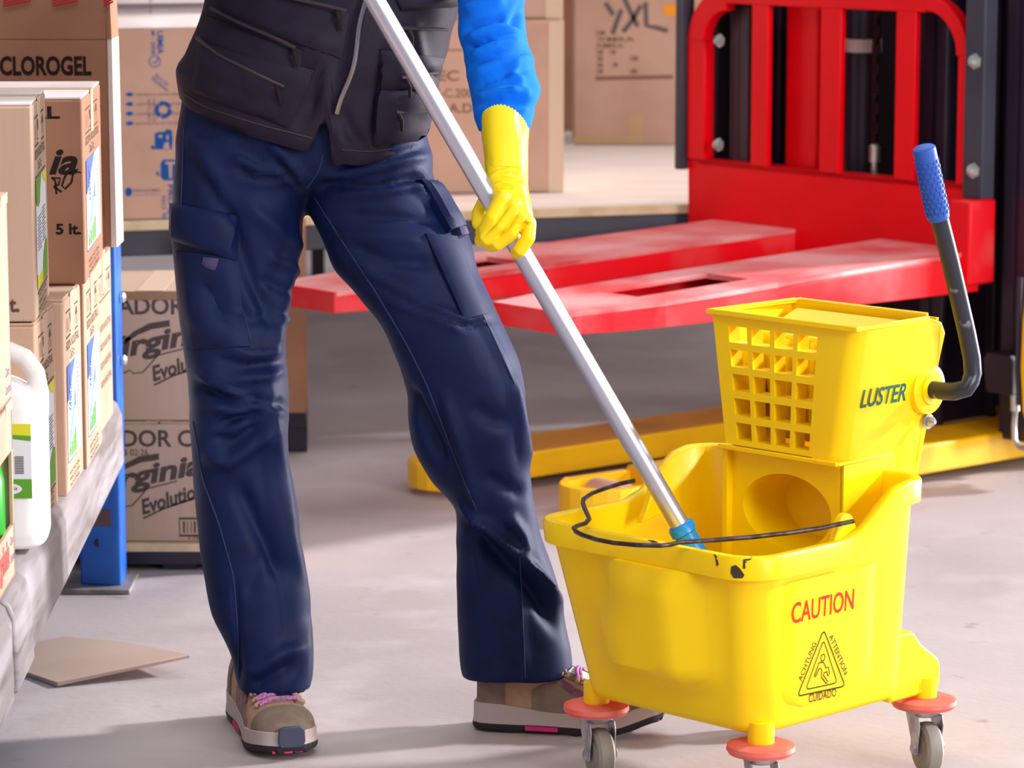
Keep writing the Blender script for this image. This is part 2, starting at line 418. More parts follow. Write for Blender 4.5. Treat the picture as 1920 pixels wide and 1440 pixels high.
# ------------------------------------------------------------------ setting
fl = MB().add([(-14, -4, 0), (14, -4, 0), (14, 22, 0), (-14, 22, 0)], [(0, 1, 2, 3)]).build('floor', M['concrete'])
fl['kind'] = 'structure'
wb_ = MB().box(WORLD, -14, 14, 11.4, 11.6, 0, 5).build('wall_back', M['wall']); wb_['kind'] = 'structure'

# ------------------------------------------------------------------ cartons
def carton(name, o, ang, w, d, h, m, label, group=None, flaps='shut', cat='carton', tape=True, top=None):
    """o: near right bottom corner; w to the left, d away, h up"""
    t = thing(name, o, label, cat, group)
    fr = fr2(o, ang)
    th = .004
    b = MB()
    b.box(fr, -w, 0, 0, d, 0, h)
    b.build('carton_body', m, t, bevel=.0035)
    mt = top or m
    if flaps == 'shut':
        g = .0025
        MB().box(fr, -w + .001, -w / 2 - g / 2, .001, d - .001, h, h + th).build('flap', mt, t, bevel=.0015)
        MB().box(fr, -w / 2 + g / 2, -.001, .001, d - .001, h, h + th).build('flap', mt, t, bevel=.0015)
        if tape: MB().box(fr, -w / 2 - .024, -w / 2 + .024, -.0006, d + .0006, h + th, h + th + .0006).build('packing_tape', M['tapepale'], t)
    if flaps == 'split':       # seam runs left to right, tape wraps over the right hand side
        g = .0025
        MB().box(fr, -w + .001, -.001, .001, d / 2 - g / 2, h, h + th).build('flap', mt, t, bevel=.0015)
        MB().box(fr, -w + .001, -.001, d / 2 + g / 2, d - .001, h, h + th).build('flap', mt, t, bevel=.0015)
        if tape:
            tp = MB(); tp.box(fr, -w, .0007, d / 2 - .024, d / 2 + .024, h + th, h + th + .0006); tp.box(fr, 0, .0007, d / 2 - .024, d / 2 + .024, h - .06, h + th + .0006)
            tp.build('packing_tape', M['tapepale'], t)
    front = frame(fr(-w, 0, 0), fr(1, 0, 0) - fr(0, 0, 0), (0, 0, 1))
    side = frame(fr(0, 0, 0), fr(0, 1, 0) - fr(0, 0, 0), (0, 0, 1))
    return t, fr, front, side
def icons(mb, fr, x0, x1, y0, y1):
    """row of shipping symbols in a frame box"""
    n = 4; w = (x1 - x0) / n
    mb.stroke(fr, [(x0, y0), (x1, y0)], .0022); mb.stroke(fr, [(x0, y1), (x1, y1)], .0022)
    for i in range(n + 1): mb.stroke(fr, [(x0 + i * w, y0), (x0 + i * w, y1)], .0013)
    h = y1 - y0
    for i in range(n):
        cx = x0 + (i + .5) * w
        if i == 0:
            for k in (-1, 0, 1): mb.stroke(fr, [(cx + k * w * .22, y0 + h * .2), (cx + k * w * .22, y0 + h * .75)], .0016)
        elif i == 1:
            mb.poly(fr, [(cx - w * .25, y0 + h * .85), (cx + w * .25, y0 + h * .85), (cx + w * .06, y0 + h * .45), (cx - w * .06, y0 + h * .45)]); mb.stroke(fr, [(cx, y0 + h * .5), (cx, y0 + h * .18)], .002); mb.stroke(fr, [(cx - w * .2, y0 + h * .15), (cx + w * .2, y0 + h * .15)], .002)
        elif i == 2:
            mb.poly(fr, [(cx - w * .3, y0 + h * .6), (cx, y0 + h * .88), (cx + w * .3, y0 + h * .6)]); mb.stroke(fr, [(cx, y0 + h * .6), (cx, y0 + h * .2)], .002)
        else:
            mb.poly(fr, [(cx - w * .3, y0 + h * .55), (cx, y0 + h * .9), (cx + w * .3, y0 + h * .55)]); mb.stroke(fr, [(cx - w * .12, y0 + h * .15), (cx - w * .12, y0 + h * .55)], .002); mb.stroke(fr, [(cx + w * .12, y0 + h * .15), (cx + w * .12, y0 + h * .55)], .002)
def side_print(t, side, d, h, kind):
    """the printed narrow side of a two-jug carton"""
    p = MB()
    icons(p, side, d * .14, d * .82, h * .80, h * .93)
    p.text(side, 'BIDON INDUSTRIAL', d * .14, h * .735, d * .72, h * .045, .005)
    p.text(side, '2x5 lt.', d * .34, h * .675, d * .26, h * .045, .005)
    if kind == 'green':
        p.stroke(side, [(d * .12, h * .655), (d * .88, h * .655)], .002)
        p.stroke(side, [(d * .12, h * .115), (d * .88, h * .115)], .002)
    for k, s_ in enumerate(('HECHO EN', 'FABRICADO POR', 'INDUSTRIA')):
        p.text(side, s_, d * .2, h * (.085 - .032 * k), d * .55, h * .02, 0)
    p.build('printed_lettering', M['inkgrey'], t)
    y0, y1 = (h * .135, h * .645) if kind == 'green' else (h * .16, h * .655)
    x0, x1 = d * .12, d * .86
    s = MB(); s.mi = 0
    L = .0012
    s.poly(side, [(x0, y0), (x1, y0), (x1, y1), (x0, y1)], L * .6)
    H = y1 - y0; Wd = x1 - x0
    if kind == 'green':
        s.mi = 2; s.poly(side, [(x0, y1), (x0 + Wd * .55, y1), (x0 + Wd * .42, y1 - H * .12), (x0 + Wd * .36, y1 - H * .24), (x0 + Wd * .2, y1 - H * .27), (x0, y1 - H * .22)], L)
        s.mi = 3; s.poly(side, [(x0 + Wd * .6, y1), (x1, y1), (x1, y1 - H * .13), (x0 + Wd * .8, y1 - H * .1)], L)
        s.poly(side, [(x0, y0), (x0 + Wd * .5, y0), (x0 + Wd * .55, y0 + H * .1), (x0 + Wd * .3, y0 + H * .09), (x0, y0 + H * .14)], L)
        s.mi = 2; s.poly(side, [(x0 + Wd * .5, y0), (x1, y0), (x1, y0 + H * .32), (x0 + Wd * .85, y0 + H * .36), (x0 + Wd * .62, y0 + H * .24)], L)
        s.mi = 4
        for k in range(11):
            s.stroke(side, [(x0 + Wd * .1, y1 - H * (.36 + .03 * k)), (x0 + Wd * (.5 - .05 * (k % 3)), y1 - H * (.36 + .03 * k))], .0012, L)
            s.stroke(side, [(x0 + Wd * .56, y1 - H * (.33 + .03 * k)), (x0 + Wd * (.9 - .06 * (k % 2)), y1 - H * (.33 + .03 * k))], .0012, L)
    else:
        s.mi = 1; s.poly(side, [(x0, y0 + H * .62), (x0, y1), (x0 + Wd * .62, y1)], L)
        s.poly(side, [(x0 + Wd * .5, y0 + H * .5), (x0 + Wd * .6, y0 + H * .72), (x0 + Wd * .62, y0 + H * .5)], L)
        s.mi = 5; s.poly(side, [(x0 + Wd * .06, y0 + H * .16), (x0 + Wd * .5, y0 + H * .58), (x0 + Wd * .6, y0 + H * .58), (x0 + Wd * .14, y0 + H * .1)], L)
        s.mi = 2
        for k in range(4): s.poly(side, [(x0 + Wd * (.1 + .14 * k), y0 + H * .03), (x0 + Wd * (.2 + .14 * k), y0 + H * .03), (x0 + Wd * (.2 + .14 * k), y0 + H * (.14 + .05 * k)), (x0 + Wd * (.1 + .14 * k), y0 + H * (.12 + .05 * k))], L)
        s.mi = 1; s.text(side, 'LIGERVIX', x0 + Wd * .26, y0 + H * .5, H * .34, Wd * .2, .03, 0, 1.25, L * 1.3)
        s.stroke(side, [(x0, y0), (x0 + Wd * .66, y0 + H * .0), (x0 + Wd * .66, y1)], .002, L)
        s.mi = 4
        for k in range(12): s.stroke(side, [(x0 + Wd * .7, y1 - H * (.08 + .05 * k)), (x0 + Wd * (.95 - .05 * (k % 3)), y1 - H * (.08 + .05 * k))], .0012, L)
    s.build('printed_label', [M['paper'], M['paperblue'], M['papergreen'], M['paperyellow'], M['inkgrey'], M['palecyan']], t)

# ------------------------------------------------------------------ left rack
RACK = thing('storage_rack', (-.72, 4.6, 0), 'scuffed grey shelf beam on a blue steel rack post at the left', 'rack')
bd = Vector((-.03, 1, 0)).normalized(); bx = Vector((bd.y, -bd.x, 0))
def beam(x, y, z):   # x across (towards the aisle), y along, z up
    return Vector((-.62, 3.95, 0)) + bx * x + bd * (y - 3.95) + Vector((0, 0, z))
prof = [(-.05, .228), (-.003, .228), (0, .236), (-.002, .318), (-.010, .338), (-.022, .347), (-.05, .349)]
bm_ = MB(); bm_.loft([[beam(x, y, z) for x, z in prof] for y in (3.3, 3.7, 3.99, 4.0, 4.22, 4.23, 4.6, 5.0, 5.62)])
bm_.build('shelf_beam', M['steel'], RACK)
for y0, y1, k in ((3.72, 3.98, 1), (4.03, 4.2, 1)):   # bolted sleeves that step the beam near the camera
    MB().loft([[beam(x * 1.0 + .006, y, z + (.002 if z > .3 else -.002)) for x, z in prof] for y in (y0, y1)]).build('beam_sleeve', M['steel'], RACK, bevel=.004)
MB().box(beam, -.9, -.045, 3.2, 5.6, .33, .352).build('shelf_board', M['deckblue'], RACK)
po = MB()
prf = [(-.755, 5.66), (-.695, 5.65), (-.682, 5.655), (-.682, 5.735), (-.70, 5.735), (-.70, 5.672), (-.738, 5.672), (-.738, 5.735), (-.755, 5.735)]
po.prism([Vector((x, y, .008)) for x, y in prf], (0, 0, 1.75)); po.build('upright_post', M['rackblue'], RACK, bevel=.004)
MB().box(WORLD, -.782, -.664, 5.62, 5.76, 0, .009).build('foot_plate', M['steel'], RACK, bevel=.002)
for k in range(9): MB().lathe((-.722, 5.6555, .085 + .1 * k), (0, -1, 0), [(.0075, 0), (.0075, .0012)], 14).build('post_hole', M['outsole'], RACK)
MB().box(WORLD, -.752, -.698, 5.6505, 5.6555, .115, .145).build('bare_patch', mat('rusty_steel', rgb(92, 66, 72), .6), RACK)
for k in range(2): MB().lathe((-.681, 5.70, .40 + .11 * k), (1, 0, 0), [(.010, 0), (.010, .006), (.006, .010)], 6).build('connector_bolt', M['zinc'], RACK)

SX = -.645
ZD = .353
def on_shelf(y, z=ZD, dx=0): return Vector((SX + dx, y, z))
HB = .283
# cartons standing on the shelf board
t, f, fr_, sd = carton('carton', on_shelf(4.43), math.radians(1.0), .36, .215, HB, M['kraft'], 'kraft carton with green label standing on the shelf behind the white jug', 'two-jug cartons on the left shelf', 'split')
side_print(t, sd, .215, HB, 'green')
t, f, fr_, sd = carton('carton', on_shelf(4.68, ZD, .004), math.radians(.6), .36, .205, HB, M['kraft'], 'first kraft carton with blue label on the shelf, nearer of the two', 'two-jug cartons on the left shelf', 'split')
side_print(t, sd, .205, HB, 'blue')
t, f, fr_, sd = carton('carton', on_shelf(4.897, ZD, .006), math.radians(1.6), .36, .235, HB, M['kraft'], 'second kraft carton with blue label on the shelf, farther of the two', 'two-jug cartons on the left shelf', 'split')
side_print(t, sd, .235, HB, 'blue')
t, f, fr_, sd = carton('carton', on_shelf(5.19, ZD, -.012), math.radians(1.0), .30, .22, HB, M['kraft'], 'plain-sided kraft carton at the far end of the shelf beside the blue post', 'two-jug cartons on the left shelf', 'split')
p = MB(); icons(p, sd, .03, .2, .21, .25)
for k in range(4): p.text(sd, 'BIDON INDUSTRIAL', .04, .16 - .03 * k, .16, .011, 0)
p.build('printed_lettering', M['inkgrey'], t)
# second tier
Z2 = ZD + HB + .006
t, f, fr_, sd = carton('carton', on_shelf(4.43, Z2, .002), math.radians(4.2), .36, .27, .292, M['kraftgrey'], 'sandy carton reading lt. with green label, on top of the shelf stack at left edge', 'two-jug cartons on the left shelf', 'split', top=M['whitecard'])
side_print(t, sd, .27, .292, 'green')
p = MB(); tbox(p, fr_, '5 lt.', -14, 586, 36, 556, .03); p.build('printed_lettering', M['inkgrey'], t)
t, f, fr_, sd = carton('carton', on_shelf(4.835, Z2, .017), math.radians(2.9), .40, .36, .272, M['kraftdark'], 'brown carton reading 5 lt. with pale top, second tier before the tall box', 'two-jug cartons on the left shelf', 'split', top=M['whitecard'])
side_print(t, sd, .36, .272, 'blue')
p = MB(); tbox(p, fr_, 'INDUSTRIAL', -170, 224, 112, 199, .03); tbox(p, fr_, '5 lt.', 105, 440, 152, 419, .035)
tbox(p, fr_, 'ia', 92, 328, 146, 280, .03, .3)
# brush lettering
for pts in ([(97, 324), (104, 332), (106, 356)], [(97, 326), (113, 326), (110, 338), (101, 342)], [(101, 342), (116, 352)], [(122, 322), (116, 340), (122, 346), (134, 334), (137, 318), (128, 316), (121, 324)]):
    p.stroke(fr_, [fpx(fr_, q[0], q[1] + 8) for q in pts], .0030)
p.stroke(fr_, [fpx(fr_, *q) for q in ((132, 322), (142, 321), (152, 324))], .002)
p.build('printed_lettering', M['inkblack'], t)
# the big box behind, flap up
o = Vector((-.643, 5.32, Z2)); BH = .335
t, f, fr_, sd = carton('large_carton', o, math.radians(0), .46, .09, BH, M['kraftdark'], 'large brown carton with big black lettering and raised top flap, rear of shelf', 'carton', None, 'open')
fl_ = MB(); fl_.hexa([f(-.46, 0, BH), f(-.004, 0, BH), f(-.004, .005, BH), f(-.46, .005, BH), f(-.46, -.012, BH + .22), f(-.006, -.012, BH + .22), f(-.006, -.007, BH + .22), f(-.46, -.007, BH + .22)])
fl_.build('raised_flap', M['kraftdark'], t)
MB().hexa([f(-.004, -.004, BH), f(.002, -.004, BH), f(.002, .09, BH), f(-.004, .09, BH), f(-.010, -.004, BH + .2), f(-.004, -.004, BH + .2), f(-.004, .09, BH + .2), f(-.010, .09, BH + .2)]).build('raised_flap', M['kraftdark'], t)
MB().hexa([f(-.005, -.002, 0), f(0.004, -.002, 0), f(.004, .09, 0), f(-.005, .09, 0), f(-.005, -.002, BH), f(0.002, -.002, BH), f(.002, .09, BH), f(-.005, .09, BH)]).build('white_side', M['whitecard'], t)  # white sheet covering the carton's whole right side
p = MB(); tbox(p, fr_, 'CLOROGEL', 0, 142, 171, 105, .035)
p.build('printed_lettering', M['inkblack'], t)
p = MB(); a = fpx(fr_, 180, 404); b = fpx(fr_, 195, 378); p.stroke(fr_, [(a[0] - .02, a[1]), b[:1] + a[1:], b, (a[0] - .02, b[1])], .002)
tbox(p, fr_, '12', 176, 369, 193, 354, .02); tbox(p, fr_, 'U.', 160, 278, 192, 258, .06); tbox(p, fr_, 'XX', 170, 209, 191, 197, .05)
p.build('printed_marks', M['inkbrown'], t)
p = MB()
for x0, x1, y in ((8, 60, 5), (100, 148, 5), (196, 214, 6)):
    for k in range(3): p.stroke(fr_, [fpx(fr_, x0, y + 6 - 5 * k), fpx(fr_, x1, y - 4 - 5 * k)], .003, .014)
p.build('red_tape_marks', M['inkred'], t)
# display cartons at the left edge, two high
def tray(z, h, label):
    o = Vector((-.628, 3.80, z)); d = .352; w = .28; f = fr2(o, math.radians(1.4)); t = thing('display_carton', o, label, 'carton', 'display cartons at the left edge')
    c = MB(); th = .004
    c.box(f, -w, 0, 0, d, 0, th)
    c.box(f, -w, 0, 0, th, 0, h); c.box(f, -w, -w + th, 0, d, 0, h)
    if 'bottle' in label:
        c.box(f, -w, 0, d - th, d, 0, h)
        c.box(f, -th, 0, 0, d, 0, h * .30); c.box(f, -th, 0, 0, d, h * .72, h); c.box(f, -th, 0, 0, .12, 0, h); c.box(f, -th, 0, d - .012, d, 0, h)
    else:
        c.box(f, -w, 0, d - th, d, 0, h); c.box(f, -th, 0, 0, d, 0, h)
    c.box(f, -w, 0, 0, d, h - th, h)
    c.build('carton_body', M['kraftpink'], t)
    MB().box(f, -w, .0008, d - .06, d + .0008, h - .012, h + .001).build('packing_tape', M['tapepale'], t)
    sdf = frame(f(0, 0, 0), f(0, 1, 0) - f(0, 0, 0), (0, 0, 1))
    return t, f, sdf, d, h
t, f, sdf, d, h = tray(ZD, .228, 'pink-brown display carton with cut-out showing a green bottle, bottom left edge')
p = MB(); p.text(sdf, 'Virginia', .15, .012, .145, .05, .03, .2); p.build('printed_logo', mat('rosy_ink', rgb(190, 90, 84), .7), t)
p = MB(); p.text(sdf, 'Cloro', .305, .046, .030, .012, .01); p.text(sdf, 'Concentrado', .302, .024, .045, .012, .01); p.build('printed_lettering', M['inkviolet'], t)
t, f, sdf, d, h = tray(ZD + .229, .262, 'pink-brown closed display carton on top of the cut-out one, left edge')
p = MB(); p.text(sdf, 'Cloro', .300, .034, .035, .012, .01); p.text(sdf, 'Concentrado', .296, .012, .052, .012, .01); p.build('printed_lettering', M['inkviolet'], t)
# green bottle in the cut-out
o = Vector((-.672, 4.085, ZD + .004)); t = thing('green_bottle', o, 'green plastic bottle showing in the cut-out of the left edge carton', 'bottle')
MB().lathe(o, (0, 0, 1), [(.030, 0), (.034, .006), (.034, .13), (.030, .15), (.014, .165), (.012, .18)]).build('bottle_body', M['greenplastic'], t)
MB().lathe(o + Vector((0, 0, .176)), (0, 0, 1), [(.014, 0), (.014, .022), (.012, .025)]).build('cap', M['inkblack'], t)
# white jug
o = Vector((-.688, 4.35, ZD)); t = thing('jug', o, 'white plastic jug with green and yellow label standing on the shelf edge', 'jug')
j = MB(); rings = []
def jr(cx, hx, hy, z, n=40, e=3.4, cy=0):
    out = []
    for k in range(n):
        q = 2 * math.pi * k / n; c, s_ = math.cos(q), math.sin(q)
        out.append(Vector((o.x + cx + hx * math.copysign(abs(c) ** (2 / e), c), o.y + cy + hy * math.copysign(abs(s_) ** (2 / e), s_), o.z + z)))
    return out
for z, hx, hy in ((0, .058, .045), (.005, .064, .051), (.02, .068, .055), (.03, .068, .055), (.165, .068, .055), (.175, .067, .054), (.19, .0655, .050)):
    rings.append(jr(0, hx, hy, z))
rings += [jr(-.002, .060, .044, .205), jr(-.012, .044, .036, .222), jr(-.03, .024, .024, .236), jr(-.036, .017, .017, .24), jr(-.036, .017, .017, .25)]
j.loft(rings)
hp = [(.055, .175), (.058, .205), (.054, .232), (.040, .252), (.018, .262), (-.004, .258), (-.022, .243)]
j.tube([o + Vector((x, 0, z)) for x, z in hp], [.016, .0135, .013, .013, .013, .013, .015], 14)
me = voxel(j, .0025, 2); link('jug_body', me, t, (0, 0, 0), o)
for v in me.vertices: v.co -= o
MB().lathe(o + Vector((-.036, 0, .245)), (0, 0, 1), [(.020, 0), (.020, .022), (.018, .024)]).build('cap', M['inkblue'], t)
def jl(x0, x1, z0, z1, mi, mb, off):
    mb.add([Vector((o.x + x, o.y - .0553 - off, o.z + z)) for x, z in ((x0, z0), (x1, z0), (x1, z1), (x0, z1))], [(0, 1, 2, 3)], mi)
lb = MB(); jl(-.056, .054, .072, .172, 0, lb, .0006); jl(-.056, .054, .072, .098, 2, lb, .001)
lb.add([Vector((o.x + x, o.y - .0565, o.z + z)) for x, z in ((-.056, .153), (-.02, .155), (.02, .158), (.054, .156), (.054, .172), (-.056, .172))], [tuple(range(6))], 3)
lb.add([Vector((o.x + x, o.y - .0564, o.z + z)) for x, z in ((-.056, .148), (-.02, .150), (.02, .153), (.054, .149), (.054, .158), (.02, .160), (-.056, .155))], [tuple(range(7))], 2)
jf = frame((o.x - .056, o.y - .0563, o.z + .072), (1, 0, 0), (0, 0, 1))
lb.mi = 4
lb.text(jf, 'DET. DE BANO', .02, .068, .058, .004, .0)
for k in range(8): lb.stroke(jf, [(.012, .058 - .0042 * k), (.078 - .01 * (k % 3), .058 - .0042 * k)], .0009)
for k in range(11): lb.stroke(jf, [(.088, .034 + .0022 * k), (.100, .034 + .0022 * k)], .0011)
lb.mi = 0; lb.poly(jf, [(.076 + .021 * math.cos(q), .013 + .008 * math.sin(q)) for q in [k * math.pi / 10 for k in range(20)]], .0009)
lb.mi = 5; lb.text(jf, 'Virginia', .061, .010, .030, .007, .01, .2, 0, .0014)
for mi, dx, dz in ((5, 0, 0), (3, .0045, -.0045), (6, -.0045, -.0045), (0, 0, -.009)):
    lb.mi = mi; lb.poly(jf, [(.036 + dx, .020 + dz), (.0405 + dx, .0155 + dz), (.036 + dx, .011 + dz), (.0315 + dx, .0155 + dz)], .0012)
lb.build('printed_label', [M['paper'], M['paperblue'], M['papergreen'], M['paperyellow'], M['inkgrey'], M['labelred'], M['inkblue']], t)

# loose card on the floor
cb = [atz(45, 1262, .004), atz(108, 1283, .006), atz(357, 1230, .03), atz(230, 1205, .018), atz(120, 1196, .006), atz(20, 1215, .004)]
c = MB(); n = len(cb)
c.prism([p + Vector((0, 0, -.0035)) for p in cb], (0, 0, .006))
tag(c.build('cardboard_sheet', mat('pale_card', rgb(188, 162, 150), .85, var=rgb(183, 156, 143), vscale=5), bevel=.0012), 'torn flat sheet of cardboard lying on the floor beside the rack', 'cardboard')

# ------------------------------------------------------------------ printed boxes on their pallet, behind the rack
VY = 5.83
o = aty(222, 1066, VY); VX = o.x
pz = thing('pallet', (VX + .2, VY, 0), 'low pallet with pale board edge under the two stacked printed cartons', 'pallet')
MB().box(WORLD, VX - .08, VX + .29, VY - .012, VY + .42, .012, .035).build('pallet_base', M['mast'], pz)
MB().box(WORLD, VX - .08, VX + .29, VY - .016, VY + .42, .035, .050).build('deck_board', M['boardedge'], pz, bevel=.002)
for k in range(3): MB().box(WORLD, VX - .06 + .14 * k, VX + .0 + .14 * k, VY, VY + .4, 0, .012).build('runner', M['mast'], pz)
z0 = .0505
zt = [aty(250, 790, VY).z, aty(250, 545, VY).z]
for lvl, (zb, ztop, dx, lab) in enumerate(((z0, zt[0] - .005, .012, 'lower printed kraft carton of the pair on the low pallet by the blue post'), (zt[0], zt[1] - .005, 0, 'upper printed kraft carton of the pair on the low pallet by the blue post'))):
    o = Vector((VX + .265 + dx, VY + .004 * lvl, zb))
    t, f, fr_, sd = carton('printed_carton', o, 0, .40, .30, ztop - zb, M['kraftgrey'], lab, 'printed cartons stacked on the pallet', 'shut')
    p = MB()
    ox, oy = (0, 0) if lvl else (24, 250)       # same print, shifted
    L = lambda x, y: fpx(fr_, x + ox - (24 if lvl else 24) * 0 - 0, y + oy)
    def pt(x, y): return fpx(fr_, x + ox, y + oy)
    if lvl: tbox(p, fr_, 'LAVADOR CREMA', 148, 590, 498, 557, .02)
    else: tbox(p, fr_, 'LAVADOR CREMA', 124, 838, 474, 806, .02)
    k = (0, 0) if lvl else (-20, 250)
    def q(x, y): return fpx(fr_, x + k[0], y + k[1])
    # swoosh over the script
    p.poly(fr_, [q(*s_) for s_ in ((229, 642), (250, 622), (280, 606), (318, 600), (318, 612), (285, 617), (258, 628), (234, 646))])
    a = q(196, 698); b = q(352, 640)
    rot = math.radians(11)
    p.text(fr_, 'Virginia', *q(196, 690), .205, .05, .035, .28, rot)
    p.text(fr_, 'Evolution', *q(288, 716), .118, .028, .03, .3, math.radians(17))
    p.stroke(fr_, [q(*s_) for s_ in ((222, 704), (244, 694), (250, 700), (268, 698), (284, 680), (296, 666), (352, 652))], .0022)
    p.stroke(fr_, [q(*s_) for s_ in ((289, 722), (326, 704), (392, 682))], .0032)
    if lvl == 0:
        tbox(p, fr_, '12/18 02:26', 206, 854, 278, 842, 0)
        a = fpx(fr_, 337, 1004); b = fpx(fr_, 420, 972); p.stroke(fr_, [a, (b[0], a[1]), b, (a[0], b[1])], .004, closed=True)
        for kk in range(9):
            x = a[0] + .008 + kk * .0065; p.stroke(fr_, [(x, a[1] + .005), (x, b[1] - .005)], .0015 + .002 * (kk % 3 == 0))
        tbox(p, fr_, '1780 5521', 354, 1012, 424, 1004, 0)
    p.build('printed_lettering', M['inkgrey'], t)
    if lvl:
        MB().box(WORLD, o.x - .40, o.x, o.y - .0012, o.y + .002, ztop - .012, ztop + .003).build('torn_tape', M['kraftedge'], t)

# ------------------------------------------------------------------ back rack
A2 = math.atan2(.40, 1.32)
b0 = Vector((-.85, 7.12, 0)); f2 = fr2(b0, A2); DZ = .49
R2 = thing('pallet_rack', f2(.6, 0, 0), 'navy rack shelf with wooden deck carrying cartons behind the person', 'rack')
MB().box(f2, -1.0, 3.0, 0, .05, DZ - .075, DZ - .018).build('shelf_beam', M['navy'], R2, bevel=.003)
MB().box(f2, -1.0, 3.0, 2.7, 2.75, DZ - .075, DZ - .018).build('shelf_beam', M['navy'], R2, bevel=.003)
dk = MB(); dk.box(f2, -1.0, 3.0, .004, 2.75, DZ - .018, DZ); dk.build('deck_board', M['board'], R2)
MB().box(f2, -1.0, 3.0, -.006, .004, DZ - .019, DZ + .001).build('deck_edge', M['boardedge'], R2, bevel=.001)
for x in (-.98, 2.9):
    for y in (0, 2.68): MB().box(f2, x, x + .08, y, y + .07, 0, 2.2).build('upright_post', M['navy'], R2)
ub = atz(596, 524, 0)
MB().box(WORLD, ub.x - .02, ub.x + .02, ub.y, ub.y + .03, 0, DZ - .02).build('deck_support', M['mast'], R2)

o = f2(.33, .03, DZ + .001); t, f, fr_, sd = carton('carton', o, A2, .42, .35, .415, M['kraftpink'], 'rosy carton with blue recycling and container prints on the rack behind', 'cartons on the back rack', 'open')
MB().hexa([f(-.42, 0, .415), f(0, 0, .415), f(0, .004, .415), f(-.42, .004, .415), f(-.42, .10, .455), f(0, .10, .455), f(0, .104, .455), f(-.42, .104, .455)]).build('top_flap', M['whitecard'], t)
p = MB()
def vt(body, x, y0, y1, w_, shift=.02):   # vertical lettering reading downwards
    a = fpx(fr_, x, y0); b = fpx(fr_, x, y1); p.text(fr_, body, a[0], a[1], abs(b[1] - a[1]), w_, shift, 0, -math.pi / 2)
vt('UIMIA', 294, 58, 102, .014, .03); vt('M - 2008', 283, 58, 102, .009, .01)
vt('PROQUIMIA', 313, 346, 460, .014, .03); vt('ISO 9001', 303, 368, 430, .009, .01)
c0 = fpx(fr_, 290, 115)
def ring(cx, cy, r, w_, a0=0, a1=2 * math.pi, n=24): p.stroke(fr_, [(cx + r * math.cos(a0 + (a1 - a0) * k / n), cy + r * math.sin(a0 + (a1 - a0) * k / n)) for k in range(n + 1)], w_)
ring(c0[0], c0[1], .012, .0022); p.stroke(fr_, [(c0[0] - .005, c0[1]), (c0[0], c0[1] - .005), (c0[0] + .009, c0[1] + .008)], .0028)
p.text(fr_, 'SELLO DE', *fpx(fr_, 289, 142), .036, .007, .01, 0, -.7); p.text(fr_, 'SEGURIDAD', *fpx(fr_, 283, 148), .044, .007, .01, 0, -.7)
c0 = fpx(fr_, 306, 206)
for k in range(3):
    a0 = 2 * math.pi * k / 3 + .25; ring(c0[0], c0[1], .0145, .009, a0, a0 + 1.6, 10)
    q = a0 + 1.6; p.poly(fr_, [(c0[0] + r * math.cos(q + dq), c0[1] + r * math.sin(q + dq)) for r, dq in ((.0075, 0), (.022, 0), (.0145, .45))])
# container pictures
for sx_, pts in ((1, ((290, 250), (298, 247), (308, 247), (313, 242), (322, 244), (324, 262), (322, 280), (290, 280))), (1, ((283, 273), (289, 273), (289, 280), (283, 280))), (1, ((301, 306), (306, 299), (340, 299), (340, 338), (306, 338), (301, 331))), (1, ((293, 322), (298, 322), (298, 329), (293, 329)))):
    p.poly(fr_, [fpx(fr_, *q) for q in pts])
for y in (177, 195, 213, 231):
    cpt = fpx(fr_, 243, y); p.poly(fr_, [(cpt[0] + .0085 * math.cos(q) , cpt[1] + .0045 * math.sin(q)) for q in [k * math.pi / 8 for k in range(16)]])
cpt = fpx(fr_, 241, 360); p.poly(fr_, [(cpt[0] + .008 * math.cos(q), cpt[1] + .010 * math.sin(q)) for q in [k * math.pi / 8 for k in range(16)]])
p.build('printed_symbols', M['inkblue'], t)
p = MB()
for y, s_ in ((177, 'MANTENGA EL ENVASE CERRADO'), (195, 'ALMACENAR EN LUGAR SECO'), (213, 'MANIPULAR CON CUIDADO'), (231, 'RECIPIENTE RECICLABLE')): tbox(p, fr_, s_, 255, y + 3, 345, y - 3, 0)
tbox(p, fr_, 'PREOQUIMIA', 250, 361, 301, 354, .01); tbox(p, fr_, 'PRODUCTOS QUIMICOS', 251, 367, 300, 363, 0)
vt('EMBALAJE 100%', 285, 184, 228, .006, 0); vt('RECICLABLE', 277, 186, 226, .006, 0)
p.mi = 1; p.poly(fr_, [fpx(fr_, *q) for q in ((310, 303), (330, 303), (330, 308), (323, 308), (322, 334), (317, 334), (316, 308), (310, 308))], .0012)
for pts in (((297, 253), (304, 253), (304, 258), (297, 258)), ((312, 253), (316, 253), (316, 262), (312, 262)), ((308, 268), (316, 266), (318, 279), (306, 279))): p.poly(fr_, [fpx(fr_, *q) for q in pts], .0012)
p.build('printed_lettering', [M['inkviolet'], M['kraftpink']], t)
# pale box above
o = f2(.36, .10, DZ + .465); t, f, fr_, sd = carton('carton', o, A2, .42, .35, .30, M['whitecard'], 'white wrapped carton above the rosy printed carton on the back rack', 'cartons on the back rack', 'shut')
MB().text(fr_, 'PROQUIMIA', *fpx(fr_, 286, 30), .08, .007, 0, 0, math.pi / 2).build('printed_lettering', M['inkviolet'], t)
